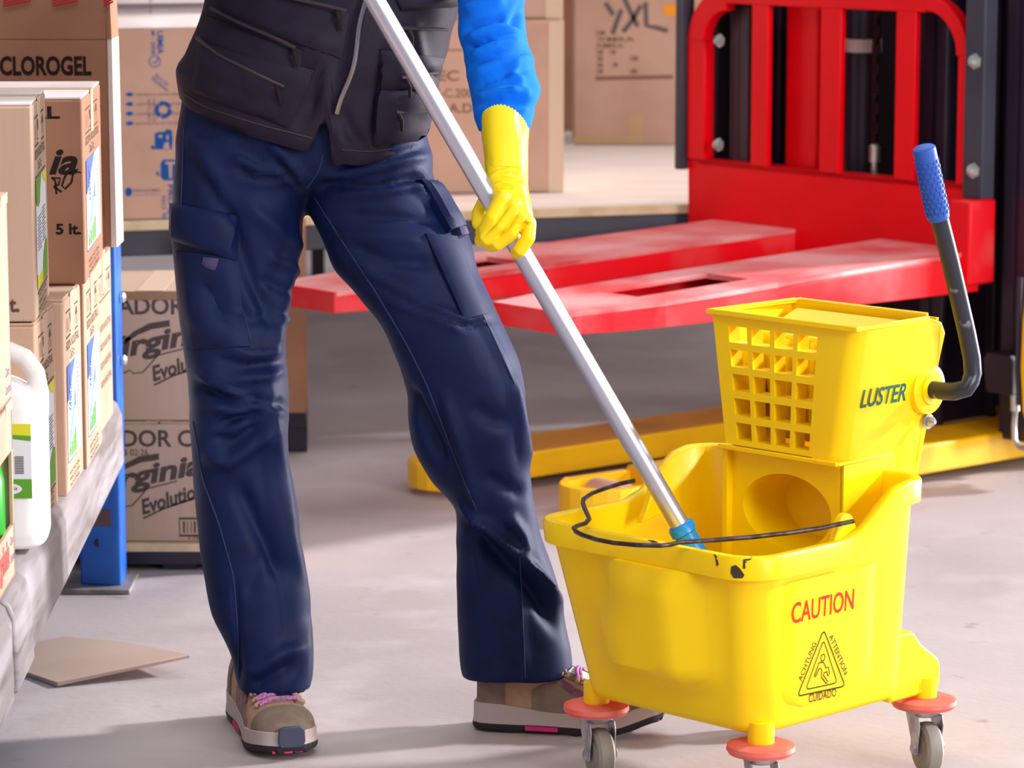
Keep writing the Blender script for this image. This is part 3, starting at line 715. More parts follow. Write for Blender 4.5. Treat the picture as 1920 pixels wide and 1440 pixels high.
# middle boxes
e = atz(1056, 361, DZ); o = Vector((e.x, e.y, DZ + .001)); MH = aty(1050, 40, e.y).z - DZ
t, f, fr_, sd = carton('carton', o, math.radians(4), .46, .40, MH, M['kraftpink'], 'taped kraft carton on the back rack right behind the gloved arm', 'cartons on the back rack', 'shut')
MB().box(f, -.035, .001, -.0012, .02, 0, MH).build('packing_tape', M['tapepale'], t)
p = MB(); tbox(p, fr_, 'REC', 800, 152, 860, 132, .02); tbox(p, fr_, '7-C.200', 815, 183, 886, 166, .01); tbox(p, fr_, 'P.R.A.D', 800, 212, 886, 194, .02)
p.stroke(fr_, [fpx(fr_, 838, 60), fpx(fr_, 838, 94), fpx(fr_, 866, 94)], .004); p.build('printed_lettering', M['inkbrown'], t)
t, f, fr_, sd = carton('carton', o + Vector((-.002, .01, MH + .006)), math.radians(3), .46, .40, .3, M['kraftpink'], 'upper taped carton of the stack behind the blue sleeve', 'cartons on the back rack', 'shut')
MB().box(f, -.04, .001, -.0012, .02, 0, .3).build('packing_tape', M['tapepale'], t)
e = atz(1075, 272, DZ); o = Vector((e.x + .622, e.y, DZ + .001))
t, f, fr_, sd = carton('carton', o, 0, .62, .3, .62, M['kraftpink'], 'large kraft carton with handwritten size and orange sticker, left of the red forklift guard', 'cartons on the back rack', 'shut')
p = MB()
for pts in ([(1135, 5), (1150, 28)], [(1165, 18), (1148, 64)], [(1170, -4), (1182, 22), (1196, 50)], [(1202, 10), (1184, 40), (1168, 60)], [(1210, 4), (1212, 48), (1232, 52), (1252, 58)]):
    p.stroke(fr_, [fpx(fr_, *q) for q in pts], .013)
p.build('handwriting', M['inkpen'], t)
p = MB()
for y, x0, x1 in ((62, 1116, 1134), (74, 1118, 1190), (86, 1116, 1170), (98, 1118, 1130), (98, 1142, 1154), (110, 1118, 1130), (110, 1180, 1196), (122, 1118, 1130), (122, 1148, 1158), (134, 1118, 1130), (134, 1180, 1194)):
    tbox(p, fr_, 'XMRA'[: max(2, int((x1 - x0) / 9))], x0, y + 4, x1, y - 5, .02)
p.stroke(fr_, [fpx(fr_, 1116, 147), fpx(fr_, 1262, 144)], .010); p.build('printed_lettering', M['inkbrown'], t)
p = MB(); p.poly(fr_, [fpx(fr_, *q) for q in ((1245, 8), (1269, 8), (1269, 30), (1245, 30))], .001); p.build('square_sticker', M['orange'], t)
p = MB(); p.poly(fr_, [fpx(fr_, *q) for q in ((1178, 212), (1206, 212), (1206, 268), (1178, 268))], .001); p.poly(fr_, [fpx(fr_, *q) for q in ((1076, 255), (1206, 258), (1206, 270), (1076, 270))], .0012); p.build('packing_tape', M['tape'], t)
o = Vector((-.0, 10.05, DZ + .001)); carton('carton', Vector((.21, 9.62, DZ + .001)), 0, .3, .2, .62, M['kraftdark'], 'carton in the dark gap between the two stacks on the back rack', 'cartons on the back rack', 'shut')
# tall brown carton on the floor behind the leg
e = atz(575, 775, .09); e.z = .09; t, f, fr_, sd = carton('tall_carton', e, math.radians(3), .20, .20, .40, M['kraftdark'], 'tall brown carton standing on the floor seen between the legs', 'carton', None, 'shut', tape=False)
pb = thing('pallet', (e.x - .10, e.y + .1, 0), 'dark low pallet under the tall brown carton between the legs', 'pallet')
MB().box(fr2((e.x, e.y, 0), math.radians(3)), -.22, .0, .02, .24, .055, .089).build('deck_board', M['mast'], pb, bevel=.002)
for k in range(3): MB().box(fr2((e.x, e.y, 0), math.radians(3)), -.21 + .08 * k, -.16 + .08 * k, .03, .23, 0, .055).build('runner', M['mast'], pb)
# ------------------------------------------------------------------ forklift
FA = Vector((.76, .65, 0)).normalized(); FP = Vector((FA.y, -FA.x, 0)); FQ = Vector((.68, 7.05, 0))
def fk(u, w, z): return FQ + FP * u + FA * w + Vector((0, 0, z))     # u to the near right, w back along the machine
FL = thing('forklift', FQ, 'red and black pallet stacker forklift with yellow straddle legs behind the bucket', 'forklift')
# backrest: one frame with bars, cut from plate
bk = MB(); W0 = .045; TH = .016
def plate(mb, pts, w0=W0, th=TH, mi=None): mb.prism([fk(u, w0, z) for u, z in pts], FA * th, mi)
uL, uR, zb, zo, zt_ = -.485, .345, .372, .600, .985
def arch(uc, zc, r0, r1, a0, a1, n=10):
    ps = [(uc + r1 * math.cos(a0 + (a1 - a0) * k / n), zc + r1 * math.sin(a0 + (a1 - a0) * k / n)) for k in range(n + 1)]
    qs = [(uc + r0 * math.cos(a0 + (a1 - a0) * k / n), zc + r0 * math.sin(a0 + (a1 - a0) * k / n)) for k in range(n + 1)]
    for k in range(n): plate(bk, [qs[k], ps[k], ps[k + 1], qs[k + 1]], W0 - .006, .030)
plate(bk, [(uL, zb), (uR, zb), (uR, zo), (uL, zo)])
rr = .12; wl_ = .040
plate(bk, [(uL, zo), (uL + .055, zo), (uL + .055, zt_ - rr), (uL, zt_ - rr)], W0 - .006, .030)
plate(bk, [(uR - wl_ * .6, zo), (uR, zo), (uR, zt_ - rr), (uR - wl_ * .6, zt_ - rr)], W0 - .006, .030)
arch(uL + rr, zt_ - rr, rr - .05, rr, math.pi, math.pi / 2); arch(uR - rr, zt_ - rr, rr - .03, rr, math.pi / 2, 0)
plate(bk, [(uL + rr, zt_ - .034), (uR - rr, zt_ - .034), (uR - rr, zt_), (uL + rr, zt_)], W0 - .006, .030)
bk.box(fk, uL, uR, W0, W0 + .045, zo - .014, zo)                 # ledge under the opening
bk.build('backrest_frame', M['red'], FL, bevel=.002)
for u0, u1 in ((-.285, -.235), (-.075, -.015), (.145, .20)):
    b = MB(); b.box(fk, u0, u1, W0 - .004, W0 + .012, zo - .002, zt_ - .03); b.box(fk, u0, u0 + .008, W0 + .012, W0 + .05, zo - .002, zt_ - .03); b.build('backrest_bar', M['red'], FL, bevel=.002)
MB().box(fk, -.232, -.135, W0 + .05, W0 + .11, .40, 1.5).build('lift_column', M['red'], FL, bevel=.006)
MB().box(fk, -.18, -.085, W0 + .16, W0 + .19, .40, 1.5).build('lift_column', M['mast'], FL, bevel=.006)
bb = MB(); bb.box(fk, uR + .004, uR + .062, -.01, .07, .40, .575); bb.build('carriage_block', M['redworn'], FL, bevel=.006)
# forks
def fork(ua, ub, w1):
    t = MB(); NW = 12
    zt = lambda w: .430 + (.468 - .430) * (w - w1) / (W0 - w1)
    zbm = lambda w: .388 - .006 * (w - w1) / (W0 - w1)
    uc = (ua + ub) / 2; hu = (ub - ua) / 2
    def sec(w): return hu * (.80 + .20 * smooth(w1, w1 + .20, w))
    holes = (w1 + .22, w1 + .52)
    ws = sorted(set([w1, w1 + .03, w1 + .1, holes[0], holes[1], w1 + .7, w1 + .9, W0]))
    top = MB()
    def bar(u0f, u1f, wa, wb, mb):
        c = []
        for z_ in (0, 1):
            for w, k in ((wa, 0), (wb, 0), (wb, 1), (wa, 1)):
                u = uc + sec(w) * (u0f if k == 0 else u1f); c.append(fk(u, w, (zt(w) - .010) if z_ == 0 else zt(w)))
        mb.hexa(c)
    def tipz(w): return 0
    sides = MB()
    for wa, wb in zip(ws[:-1], ws[1:]):
        if wa >= holes[0] - 1e-6 and wb <= holes[1] + 1e-6:
            bar(-1, -.42, wa, wb, top); bar(.42, 1, wa, wb, top)
        else: bar(-1, 1, wa, wb, top)
        for s0, s1 in ((-1, -.95), (.95, 1)):
            c = []
            for z_ in (0, 1):
                for w, k in ((wa, 0), (wb, 0), (wb, 1), (wa, 1)):
                    u = uc + sec(w) * (s0 if k == 0 else s1); c.append(fk(u, w, zbm(w) if z_ == 0 else zt(w) - .010))
            sides.hexa(c)
        # bottom sheet so that the slot shows red
        c = []
        for z_ in (0, 1):
            for w, k in ((wa, 0), (wb, 0), (wb, 1), (wa, 1)):
                u = uc + sec(w) * (-.95 if k == 0 else .95); c.append(fk(u, w, zbm(w) if z_ == 0 else zbm(w) + .006))
        sides.hexa(c)
    h1 = sec(w1)
    sides.hexa([fk(uc - h1, w1 - .004, zbm(w1)), fk(uc + h1, w1 - .004, zbm(w1)), fk(uc + h1, w1 + .008, zbm(w1)), fk(uc - h1, w1 + .008, zbm(w1)), fk(uc - h1, w1 - .004, zt(w1)), fk(uc + h1, w1 - .004, zt(w1)), fk(uc + h1, w1 + .008, zt(w1)), fk(uc - h1, w1 + .008, zt(w1))])
    f = sides.build('fork', M['redworn'], FL, bevel=.002)
    top.build('fork_top', M['reddust'], f, bevel=.002)
fork(.105, .385, -1.06); fork(-.405, -.145, -1.20)
# straddle legs
def leg(u0, u1, w0, w1, z0, z1):
    m = MB(); n = 10; uc = (u0 + u1) / 2; r = (u1 - u0) / 2
    out = [(uc - r * math.cos(math.pi * k / n), w0 + r - r * math.sin(math.pi * k / n)) for k in range(n + 1)]
    ws = w0 + .22
    # wheel fork: two cheeks and the round nose leave an open well for the load wheel
    inn = [(uc - (r - .02) * math.cos(math.pi * k / n), w0 + r - (r - .02) * math.sin(math.pi * k / n)) for k in range(n + 1)]
    for k in range(n): m.prism([fk(*p, z0) for p in (inn[k], out[k], out[k + 1], inn[k + 1])], (0, 0, z1 - z0))
    m.box(fk, u0, u0 + .02, w0 + r, ws, z0, z1); m.box(fk, u1 - .02, u1, w0 + r, ws, z0, z1)
    l = m.build('straddle_leg', M['yellow'], FL, bevel=.002)
    b = MB(); b.box(fk, u0 + .004, u1 - .004, ws, w1, z0 + .006, z1 + .006); b.build('leg_beam', M['yellow'], l, bevel=.004)
    MB().box(fk, u0 + .006, u1 - .006, ws + .004, w1, z1 + .006, z1 + .0075).build('brownish_top', M['yellowbrown'], l)  # thin browner sheet along the top of the leg beam
    MB().lathe(fk(uc - .045, w0 + r + .02, .034), FP, [(.034, 0), (.036, .004), (.036, .086), (.034, .09)], 24).build('load_wheel', M['rubber'], l)
    for k in (0, 1): MB().lathe(fk(uc - .07 + .14 * k, w0 + r + .02, .034), FP * (1 if k else -1), [(.012, -.02), (.012, .012)], 10).build('wheel_axle', M['mast'], l)
leg(.145, .315, -.945, .6, .014, .068); leg(-.255, -.085, -1.00, .6, .014, .068)
# mast
def upx(px, w):
    r = ray(px, 160); t = (fk(0, w, 0) - ORG).dot(FA) / r.dot(FA); return (ORG + r * t - FQ).dot(FP)
for u0, u1, w0, w1, z0 in ((-.50, -.455, .10, .22, .52), (upx(1416, .14) - .03, upx(1416, .14) + .03, .09, .20, .07), (upx(1765, .12) - .032, upx(1765, .12) + .032, .10, .28, .07), (.40, .475, .10, .34, .07)):
    m = MB(); m.box(fk, u0, u1, w0, w0 + .014, z0, 2.0); m.box(fk, u0, u1, w1 - .014, w1, z0, 2.0); m.box(fk, (u0 + u1) / 2 - .008, (u0 + u1) / 2 + .008, w0, w1, z0, 2.0)
    m.build('mast_rail', M['mast'], FL, bevel=.003)
for u0, u1, zlow in ((-.512, -.490, .575), (.352, .405, .575)):
    b = MB(); b.box(fk, u0, u1, W0 - .02, W0 + .02, zlow, 1.25); b.build('guard_plate', M['mastplate'], FL, bevel=.003)
def bolt(u, w, z, r=.012, m='zinc'):
    b = MB(); b.lathe(fk(u, w, z), -FA, [(r * 1.25, 0), (r * 1.25, .003), (r * .95, .003), (r * .95, .010), (r * .5, .013)], 6); b.lathe(fk(u, w - .010, z), -FA, [(r * .55, 0), (r * .5, .006), (r * .2, .008)], 12)
    b.build('bolt', M[m], FL)
for px, py in ((1351, 76), (1349, 271)):
    r = ray(px, py); t = (fk(0, W0 - .006, 0) - ORG).dot(FA) / r.dot(FA); p = ORG + r * t; bolt((p - FQ).dot(FP), W0 - .006, p.z)
for px, py in ((1829, 115), (1826, 320)):
    r = ray(px, py); t = (fk(0, W0 - .02, 0) - ORG).dot(FA) / r.dot(FA); p = ORG + r * t; bolt((p - FQ).dot(FP), W0 - .02, p.z, .0135)
for z in (.58, 1.4): MB().box(fk, -.30, .45, .34, .39, z, z + .09).build('mast_crossbar', M['mast'], FL)
cu = upx(1618, .19)
MB().lathe(fk(cu, .19, .07), (0, 0, 1), [(.036, 0), (.036, 1.9)], 24).build('lift_cylinder', M['mast'], FL)
MB().lathe(fk(cu, .19, aty(1618, 97, fk(cu, .19, 0).y).z), (0, 0, 1), [(.040, 0), (.040, .028)], 24).build('cylinder_clamp', M['whitecard'], FL)
for u in (upx(1548, .125), upx(1642, .125)):
    c = MB()
    for k in range(40):
        z = .66 + .021 * k
        a, b_ = ((.010, .004) if k % 2 else (.005, .008)); c.box(fk, u - a, u + a, .125 - b_, .125 + b_, z, z + .024)
    c.build('lift_chain', M['chain'], FL, bevel=.001)
    MB().lathe(fk(u, .125, .57), (0, 0, 1), [(.008, 0), (.008, .05), (.013, .05), (.013, .085), (.007, .09)], 12).build('chain_anchor', M['zinc'], FL)
# chassis and cover behind the mast
plum = mat('dark_plum_panel', rgb(46, 28, 48), .6)
MB().box(fk, -.26, .42, .285, .297, .10, 1.5).build('mast_panel', plum, FL)
MB().box(fk, -.48, -.27, .215, .225, .52, 1.5).build('mast_panel', M['mastplate'], FL)
MB().box(fk, .02, .52, .36, .46, .075, 1.3).build('rear_cover', mat('dark_plum_panel', rgb(52, 30, 52), .6), FL)
ch = MB(); ch.prism([fk(.10, .36, .02), fk(.10, .36, .085), fk(.52, .36, .11), fk(.52, .36, .035)], FA * .5); ch.box(fk, -.30, .30, .2, .9, .02, .075); ch.box(fk, .27, .412, -.55, .40, .022, .084)
ch.build('chassis', M['yellow'], FL, bevel=.006)
MB().box(fk, -.02, .05, .30, .34, .08, .5).build('yellow_strut', M['yellow'], FL, bevel=.003)
MB().tube([fk(upx(1376, .16), .16, .59), fk(upx(1396, .16), .16, .97)], .007, 8).build('yellow_rod', M['yellow'], FL)
def fpt(px, py, w):
    r = ray(px, py); t = (fk(0, w, 0) - ORG).dot(FA) / r.dot(FA); return ORG + r * t
c = MB(); c.prism([fpt(x, y, .06) for x, y in ((1842, 672), (1850, 660), (1892, 666), (1898, 676), (1898, 742), (1848, 735))], FA * .06); c.build('valve_bracket', M['mast'], FL, bevel=.003)
MB().tube([fpt(x, y, .05) for x, y in ((1903, 742), (1903, 770))], .010, 10).build('hose_fitting', M['zinc'], FL)
MB().tube([fpt(x, y, .05) for x, y in ((1903, 768), (1901, 800), (1902, 825), (1911, 838), (1932, 843))], .006, 10).build('hydraulic_hose', M['galv'], FL)
yp = MB(); yp.prism([fpt(x, y, .04) for x, y in ((1925, 520), (1916, 600), (1912, 690), (1916, 770), (1928, 820), (1990, 830), (1990, 500))], FA * .05); yp.build('side_panel', M['yellow'], FL, bevel=.004)
MB().tube([fpt(x, y, .045) for x, y in ((1912, 520), (1909, 600), (1909, 700), (1912, 760))], .006, 8).build('rubber_edge', M['mast'], FL)

# ------------------------------------------------------------------ mop bucket
BO = Vector((.329, 4.247, 0)); E2 = Vector((.70711, .70711, 0)); E1 = Vector((-.70711, .70711, 0))
def bf(u, v, z): return BO + E2 * u + E1 * v + Vector((0, 0, z))     # u towards the wringer, v away from the printed side
BK = thing('mop_bucket', bf(.12, .14, 0), 'yellow wheeled mop bucket with side press wringer, in front on the right', 'mop bucket')
def rrect(u0, u1, v0, v1, r, n=6, m=8):
    """rounded rectangle, counter clockwise; straight runs are subdivided m times"""
    out = []
    C = [(u0 + r, v0 + r, math.pi), (u1 - r, v0 + r, 1.5 * math.pi), (u1 - r, v1 - r, 0), (u0 + r, v1 - r, .5 * math.pi)]
    for i, (cu, cv, a0) in enumerate(C):
        arc = [(cu + r * math.cos(a0 + math.pi / 2 * k / n), cv + r * math.sin(a0 + math.pi / 2 * k / n)) for k in range(n + 1)]
        out += arc
        nu, nv, na = C[(i + 1) % 4]; nx = (nu + r * math.cos(na), nv + r * math.sin(na))
        for k in range(1, m): out.append((arc[-1][0] + (nx[0] - arc[-1][0]) * k / m, arc[-1][1] + (nx[1] - arc[-1][1]) * k / m))
    return out
def rimz(u): return .364 + .062 * smooth(.135, .255, u)
B0 = (-.024, .296, -.016, .312); B1 = (-.048, .312, -.024, .366)
def level(t, grow=0, r=.045):
    a = [B0[i] * (1 - t) + B1[i] * t for i in range(4)]
    return rrect(a[0] - grow, a[1] + grow, a[2] - grow, a[3] + grow, r + grow)
ZB = .118
rings = []
def bring(t, zf, grow=0, bulge=0):
    pts = level(t, grow); r = []
    for (u, v) in pts:
        z = zf(u); b = 0
        if bulge:    # raised panel of the short front face
            vm = (v - (B0[2] + B0[3]) / 2)
            if u < .02:
                k = smooth(.078, .066, abs(vm - .010)) ; b = bulge * k
        r.append(bf(u - b, v, z))
    return r
outer = [(-.0, lambda u: ZB, -.03), (0, lambda u: ZB, -.012), (.0, lambda u: ZB + .004, -.003), (.02, lambda u: ZB + .014, 0)]
for t, zf, g in outer: rings.append(bring(t, zf, g))
for k in range(1, 15):
    t = k / 14 * .93
    def zf(u, k=k): return ZB + .014 + (rimz(u) - .032 - ZB - .014) * k / 14
    bl_ = .034 * smooth(.17, .27, k / 14) * (1 - smooth(.86, .97, k / 14) * .35)
    rings.append(bring(t, zf, 0, bl_))
rings.append(bring(.94, lambda u: rimz(u) - .031, .010)); rings.append(bring(.94, lambda u: rimz(u) - .031, .013))
rings.append(bring(1, lambda u: rimz(u) - .004, .013)); rings.append(bring(1, lambda u: rimz(u), .010)); rings.append(bring(1, lambda u: rimz(u), -.001))
rings.append(bring(.98, lambda u: rimz(u) - .004, -.005))
for k in (9, 5, 1):
    def zf(u, k=k): return ZB + .014 + (rimz(u) - .032 - ZB - .014) * k / 14
    rings.append(bring(k / 14 * .93, zf, -.006))
rings.append(bring(0, lambda u: ZB + .012, -.020))
tub = MB(); tub.loft(rings)
tub.build('bucket_tub', M['bucket'], BK, auto=50)
BVB = BVHTree.FromPolygons([p.copy() for p in tub.v], tub.f)
# raised caution panel on the long side, rounded at the bottom
def side_pt(u, z, off):
    k = min(1, max(0, (z - ZB - .014) / (rimz(u) - .032 - ZB - .014))); t = k * .93
    return bf(u, B0[2] * (1 - t) + B1[2] * t - off, z)
pn = MB(); rows = []
for j in range(15):
    z = .145 + (.322 - .145) * j / 14; rows.append((z, .016 + (.046 * (1 - math.sqrt(max(0, 1 - (1 - min(1, j / 3.2)) ** 2)))) , .208 - (.046 * (1 - math.sqrt(max(0, 1 - (1 - min(1, j / 3.2)) ** 2))))))
NU = 12; top = []
vs = []; fs = []
for z, ua, ub in rows:
    for i in range(NU + 1):
        u = ua + (ub - ua) * i / NU; e = 0 if i in (0, NU) or z == rows[0][0] else .004
        vs.append(side_pt(u, z, e))
for j in range(14):
    for i in range(NU): a = j * (NU + 1) + i; fs.append((a, a + 1, a + NU + 2, a + NU + 1))
pn.add(vs, fs); pn.build('caution_panel', M['bucket'], BK, auto=60)
# printing on the panel
pz_ = side_pt(.03, .17, .0044); px_ = side_pt(.18, .17, .0044); pu_ = side_pt(.03, .30, .0044)
PF = frame(pz_, px_ - pz_, pu_ - pz_)
pr = MB(); tbox(pr, PF, 'CAUTION', 1484, 1171, 1600, 1120, .02)
# CAUTION follows the panel: placed by its own corners
pr = MB(); a = fpx(PF, 1484, 1171); b = fpx(PF, 1600, 1147); pr.text(PF, 'CAUTION', a[0], a[1], b[0] - a[0], .029, .012, 0, 0, .0003)
pr.build('caution_lettering', M['redink'], BK)
sg = MB()
def g(x, y): return fpx(PF, 1440 + x / 5.76, 1090 + y / 5.76)
def rtri(pts, w, rad=.006):
    P = [Vector(g(*p)) for p in pts]; out = []
    for i in range(3):
        a, b, c = P[i - 1], P[i], P[(i + 1) % 3]
        p0 = b + (a - b).normalized() * rad; p1 = b + (c - b).normalized() * rad
        for k in range(5):
            t = k / 4; q = p0 * (1 - t) ** 2 + b * 2 * t * (1 - t) + p1 * t * t; out.append((q.x, q.y))
    sg.stroke(PF, out, w, closed=True)
rtri(((600, 520), (830, 1130), (315, 1240)), .0021, .008); rtri(((598, 630), (745, 1095), (405, 1168)), .0018, .007)
hc = Vector(g(590, 824)); sg.stroke(PF, [(hc.x + .0042 * math.cos(k * math.pi / 8), hc.y + .0048 * math.sin(k * math.pi / 8)) for k in range(16)], .0017, closed=True)
sg.stroke(PF, [g(*p) for p in ((550, 876), (600, 876), (625, 938), (640, 925), (652, 930), (660, 1000), (648, 1020), (636, 1005), (636, 975), (605, 985), (594, 1010), (640, 1080), (636, 1098), (622, 1098), (574, 1035), (576, 960), (565, 935), (552, 940), (512, 1028), (500, 1030), (500, 1015))], .0018, closed=True)
def along(body, p0, p1, h):
    a, b = Vector(g(*p0)), Vector(g(*p1)); d = b - a; sg.text(PF, body, a.x, a.y, d.length, h, .01, 0, math.atan2(d.y, d.x))
along('ACHTUNG', (358, 1085), (522, 670), .0085); along('ATTENTION', (655, 600), (822, 1020), .0085); along('CUIDADO', (434, 1312), (732, 1240), .0115)
sg.build('caution_symbol', M['sign'], BK)
# scuffs on the rim corner
for pts in (((1371, 1062), (1380, 1059), (1388, 1066), (1396, 1078), (1392, 1084), (1376, 1084), (1370, 1074)), ((1393, 1050), (1410, 1044), (1410, 1048), (1397, 1056), (1398, 1066), (1393, 1066)), ((1338, 1038), (1345, 1044), (1348, 1058), (1344, 1062), (1342, 1048)), ((1213, 1013), (1226, 1014), (1236, 1018), (1224, 1018))):
    P = []
    for x, y in pts: p_, n_ = hit(BVB, x, y); P.append(p_ + n_ * .0008)
    MB().add(P, [list(range(len(P)))]).build('black_scuff', M['scuff'], BK, flat=True)
# lugs for the bail
def lug(v, s_):
    u0 = .145; z0 = rimz(.13) - .004; n = 10
    pts = [(-.030, -.016), (.034, .012)] + [(.002 + .016 * math.cos(a), .022 + .016 * math.sin(a)) for a in [math.pi * k / n for k in range(n + 1)]]
    pts = [(-.034, -.02), (.040, -.005), (.026, .012)] + [(.003 + .016 * math.cos(a), .020 + .016 * math.sin(a)) for a in [.15 + (math.pi - .3) * k / n for k in range(n + 1)]] + [(-.018, .010)]
    MB().prism([bf(u0 + a, v, z0 + b) for a, b in pts], E1 * .012).build('bail_lug', M['bucket'], BK, bevel=.002)
lug(-.020, 1); lug(.318, -1)
bail = [(1191, 901, .392), (1162, 907, .386), (1131, 917, .382), (1110, 925, .380), (1094, 936, .378), (1093, 944, .377), (1096, 953, .376), (1101, 964, .376), (1105, 973, .3755), (1098, 981, .375), (1082, 986, .374), (1076, 990, .3735), (1080, 997, .3735), (1092, 1003, .3735), (1120, 1012, .3735), (1152, 1018, .3735), (1195, 1022, .3735), (1238, 1023, .3735), (1258, 1021, .3735), (1273, 1017, .374), (1320, 1014, .375), (1410, 1007, .377), (1480, 999, .380), (1540, 990, .383), (1600, 977, .387)]
MB().tube([atz(x, y, z) for x, y, z in bail], .0032, 10).build('wire_bail', M['wire'], BK)
# casters
def caster(u, v, zpost, yaw, lift=0):
    c = bf(u, v, 0)
    MB().lathe(c + Vector((0, 0, .105)), (0, 0, 1), [(.018, 0), (.018, .03)], 16).build('caster_post', M['bucket'], BK)
    MB().lathe(c + Vector((0, 0, .090)), (0, 0, 1), [(.030, 0), (.043, .002), (.046, .007), (.045, .013), (.034, .0165)], 32).build('bumper_disc', M['coral'], BK)
    d = Vector((math.cos(yaw), math.sin(yaw), 0)); ax = Vector((-d.y, d.x, 0))
    wc = c + d * .016 + Vector((0, 0, .0365))
    y = MB(); y.lathe(c + Vector((0, 0, .080)), (0, 0, 1), [(.022, 0), (.024, .004), (.024, .010)], 18)
    for s_ in (-1, 1):
        o = ax * (.0165 * s_)
        y.prism([c + o + d * a + Vector((0, 0, z)) for a, z in ((-.024, .084), (.024, .084), (.030, .070), (.024, .030), (.016, .026), (.008, .030), (-.010, .062))], ax * (.0022 * s_))
    y.build('caster_yoke', M['galv'], BK, bevel=.001)
    MB().lathe(wc - ax * .0125, ax, [(.020, 0), (.031, 0), (.0355, .004), (.0365, .0125), (.0355, .021), (.031, .025), (.020, .025)], 36).build('caster_wheel', M['tyre'], BK)
    MB().lathe(wc - ax * .0135, ax, [(.018, 0), (.020, .002), (.020, .025), (.018, .027)], 24).build('wheel_hub', M['tyre'], BK)
    for s_ in (-1, 1): MB().lathe(wc + ax * (.017 * s_), ax * s_, [(.008, 0), (.008, .006), (.004, .008)], 6).build('axle_nut', M['galv'], BK)
caster(.0, .0, .1, math.radians(-80)); caster(0, .300, .1, math.radians(-72)); caster(.348, 0, .1, math.radians(-75)); caster(.348, .300, .1, math.radians(-75))
# buttresses that carry the rear casters
for v0 in (-.008, .290):
    b = MB(); b.prism([bf(u, v0, z) for u, z in ((.262, .112), (.368, .112), (.374, .120), (.374, .148), (.368, .160), (.330, .186), (.312, .206), (.262, .206))], E1 * .022); b.build('rear_buttress', M['bucket'], BK, bevel=.004)
# wringer
WR_U, WZ0, WZ1 = .212, .446, .634
def wv(z): k = (z - WZ0) / (WZ1 - WZ0); return (.048 - .030 * k, .252 + .028 * k)
def wf(s_, z, du=0):   # s_ 0 far edge .. 1 near edge
    a, b = wv(z); return bf(WR_U + du, b + (a - b) * s_, z)
wr = MB()
sx_ = [0, .12, .27, .305, .44, .475, .61, .645, .79, .90, 1]      # columns: bars and holes
sx_ = [0, .105, .238, .270, .403, .435, .568, .600, .735, .765, 1]
rows_ = [(.458, .482), (.492, .516), (.526, .550), (.560, .584), (.594, .617)]
zs = [WZ0 + .004] + [z for r in rows_ for z in r] + [WZ1]
D = .024
cols = [(.105, .238), (.270, .403), (.435, .568), (.600, .735)]
for j in range(len(zs) - 1):
    hole_row = any(abs(zs[j] - r[0]) < 1e-6 for r in rows_)
    for i in range(len(sx_) - 1):
        hole = hole_row and any(abs(sx_[i] - c[0]) < 1e-6 for c in cols)
        if not hole: wr.hexa([wf(sx_[i], zs[j]), wf(sx_[i + 1], zs[j]), wf(sx_[i + 1], zs[j], D), wf(sx_[i], zs[j], D), wf(sx_[i], zs[j + 1]), wf(sx_[i + 1], zs[j + 1]), wf(sx_[i + 1], zs[j + 1], D), wf(sx_[i], zs[j + 1], D)]) if i < len(sx_) - 2 else None
    # near vertical corner, rounded
rc = .022; cz = [WZ0, .50, .56, WZ1]
rg = []
for z in cz:
    a, b = wv(z); s0 = .765
    v0 = b + (a - b) * s0
    pts = [(WR_U, v0)] + [(WR_U + rc - rc * math.cos(q), a + rc - rc * math.sin(q)) for q in [math.pi / 2 * k / 6 for k in range(7)]]
    pts += [(WR_U + .05, a)]
    inn = [(WR_U + .05, a + .005), (WR_U + rc, a + .005), (WR_U + .012, a + .012), (WR_U + .006, a + rc), (WR_U + .006, v0)]
    rg.append([bf(u, v, z) for u, v in pts + inn])
wr.loft(rg)
wr.build('wringer_grid', M['wringer'], BK, auto=35)
# side cheeks
def cheek(near):
    m = MB(); o = []
    prof = [(WR_U + .03, WZ0), (WR_U + .03, WZ1), (.372, WZ1), (.388, .628), (.396, .612), (.402, .55), (.400, .50), (.392, .43), (.384, .395), (.374, .374), (.360, .366), (.338, .366), (.334, .40), (.333, WZ0)]
    f0 = []; f1 = []
    for u, z in prof:
        a, b = wv(max(z, .44)); bend = .010 * smooth(.372, .40, u) if z > .56 else 0
        v = (a - bend) if near else (b + bend)
        f0.append(bf(u, v, z)); f1.append(bf(u, v + (.005 if near else -.005), z))
    n = len(prof); vs = f0 + f1
    fs = [list(range(n)), list(range(n, 2 * n))[::-1]] + [(i, (i + 1) % n, n + (i + 1) % n, n + i) for i in range(n)]
    m.add(vs, fs); return m.build('wringer_cheek', M['wringer'], BK, bevel=.0015)
cheek(True); cheek(False)
rm = MB()      # flared top rim and the bottom lip
def rimbar(p0, p1, out, w_=.009, h=.006):
    rm.hexa([p0, p1, p1 + out * w_, p0 + out * w_, p0 + Vector((0, 0, h)), p1 + Vector((0, 0, h)), p1 + out * w_ + Vector((0, 0, h + .002)), p0 + out * w_ + Vector((0, 0, h + .002))])
a1, b1 = wv(WZ1); a0_, b0_ = wv(WZ0)
zt1 = WZ1 - .003
rimbar(bf(WR_U + .004, b1 + .006, zt1), bf(WR_U + .004, a1 - .004, zt1), -E2, .012); rimbar(bf(WR_U - .006, a1 + .003, zt1), bf(.365, a1 + .004, zt1), -E1, .006); rimbar(bf(WR_U - .006, b1 - .002, zt1), bf(.385, b1 - .01, zt1), E1, .006)
rimbar(bf(.385, a1 + .02, zt1), bf(.385, b1 - .01, zt1), E2, .006)
rm.build('wringer_rim', M['wringer'], BK, bevel=.0015); rm = MB()
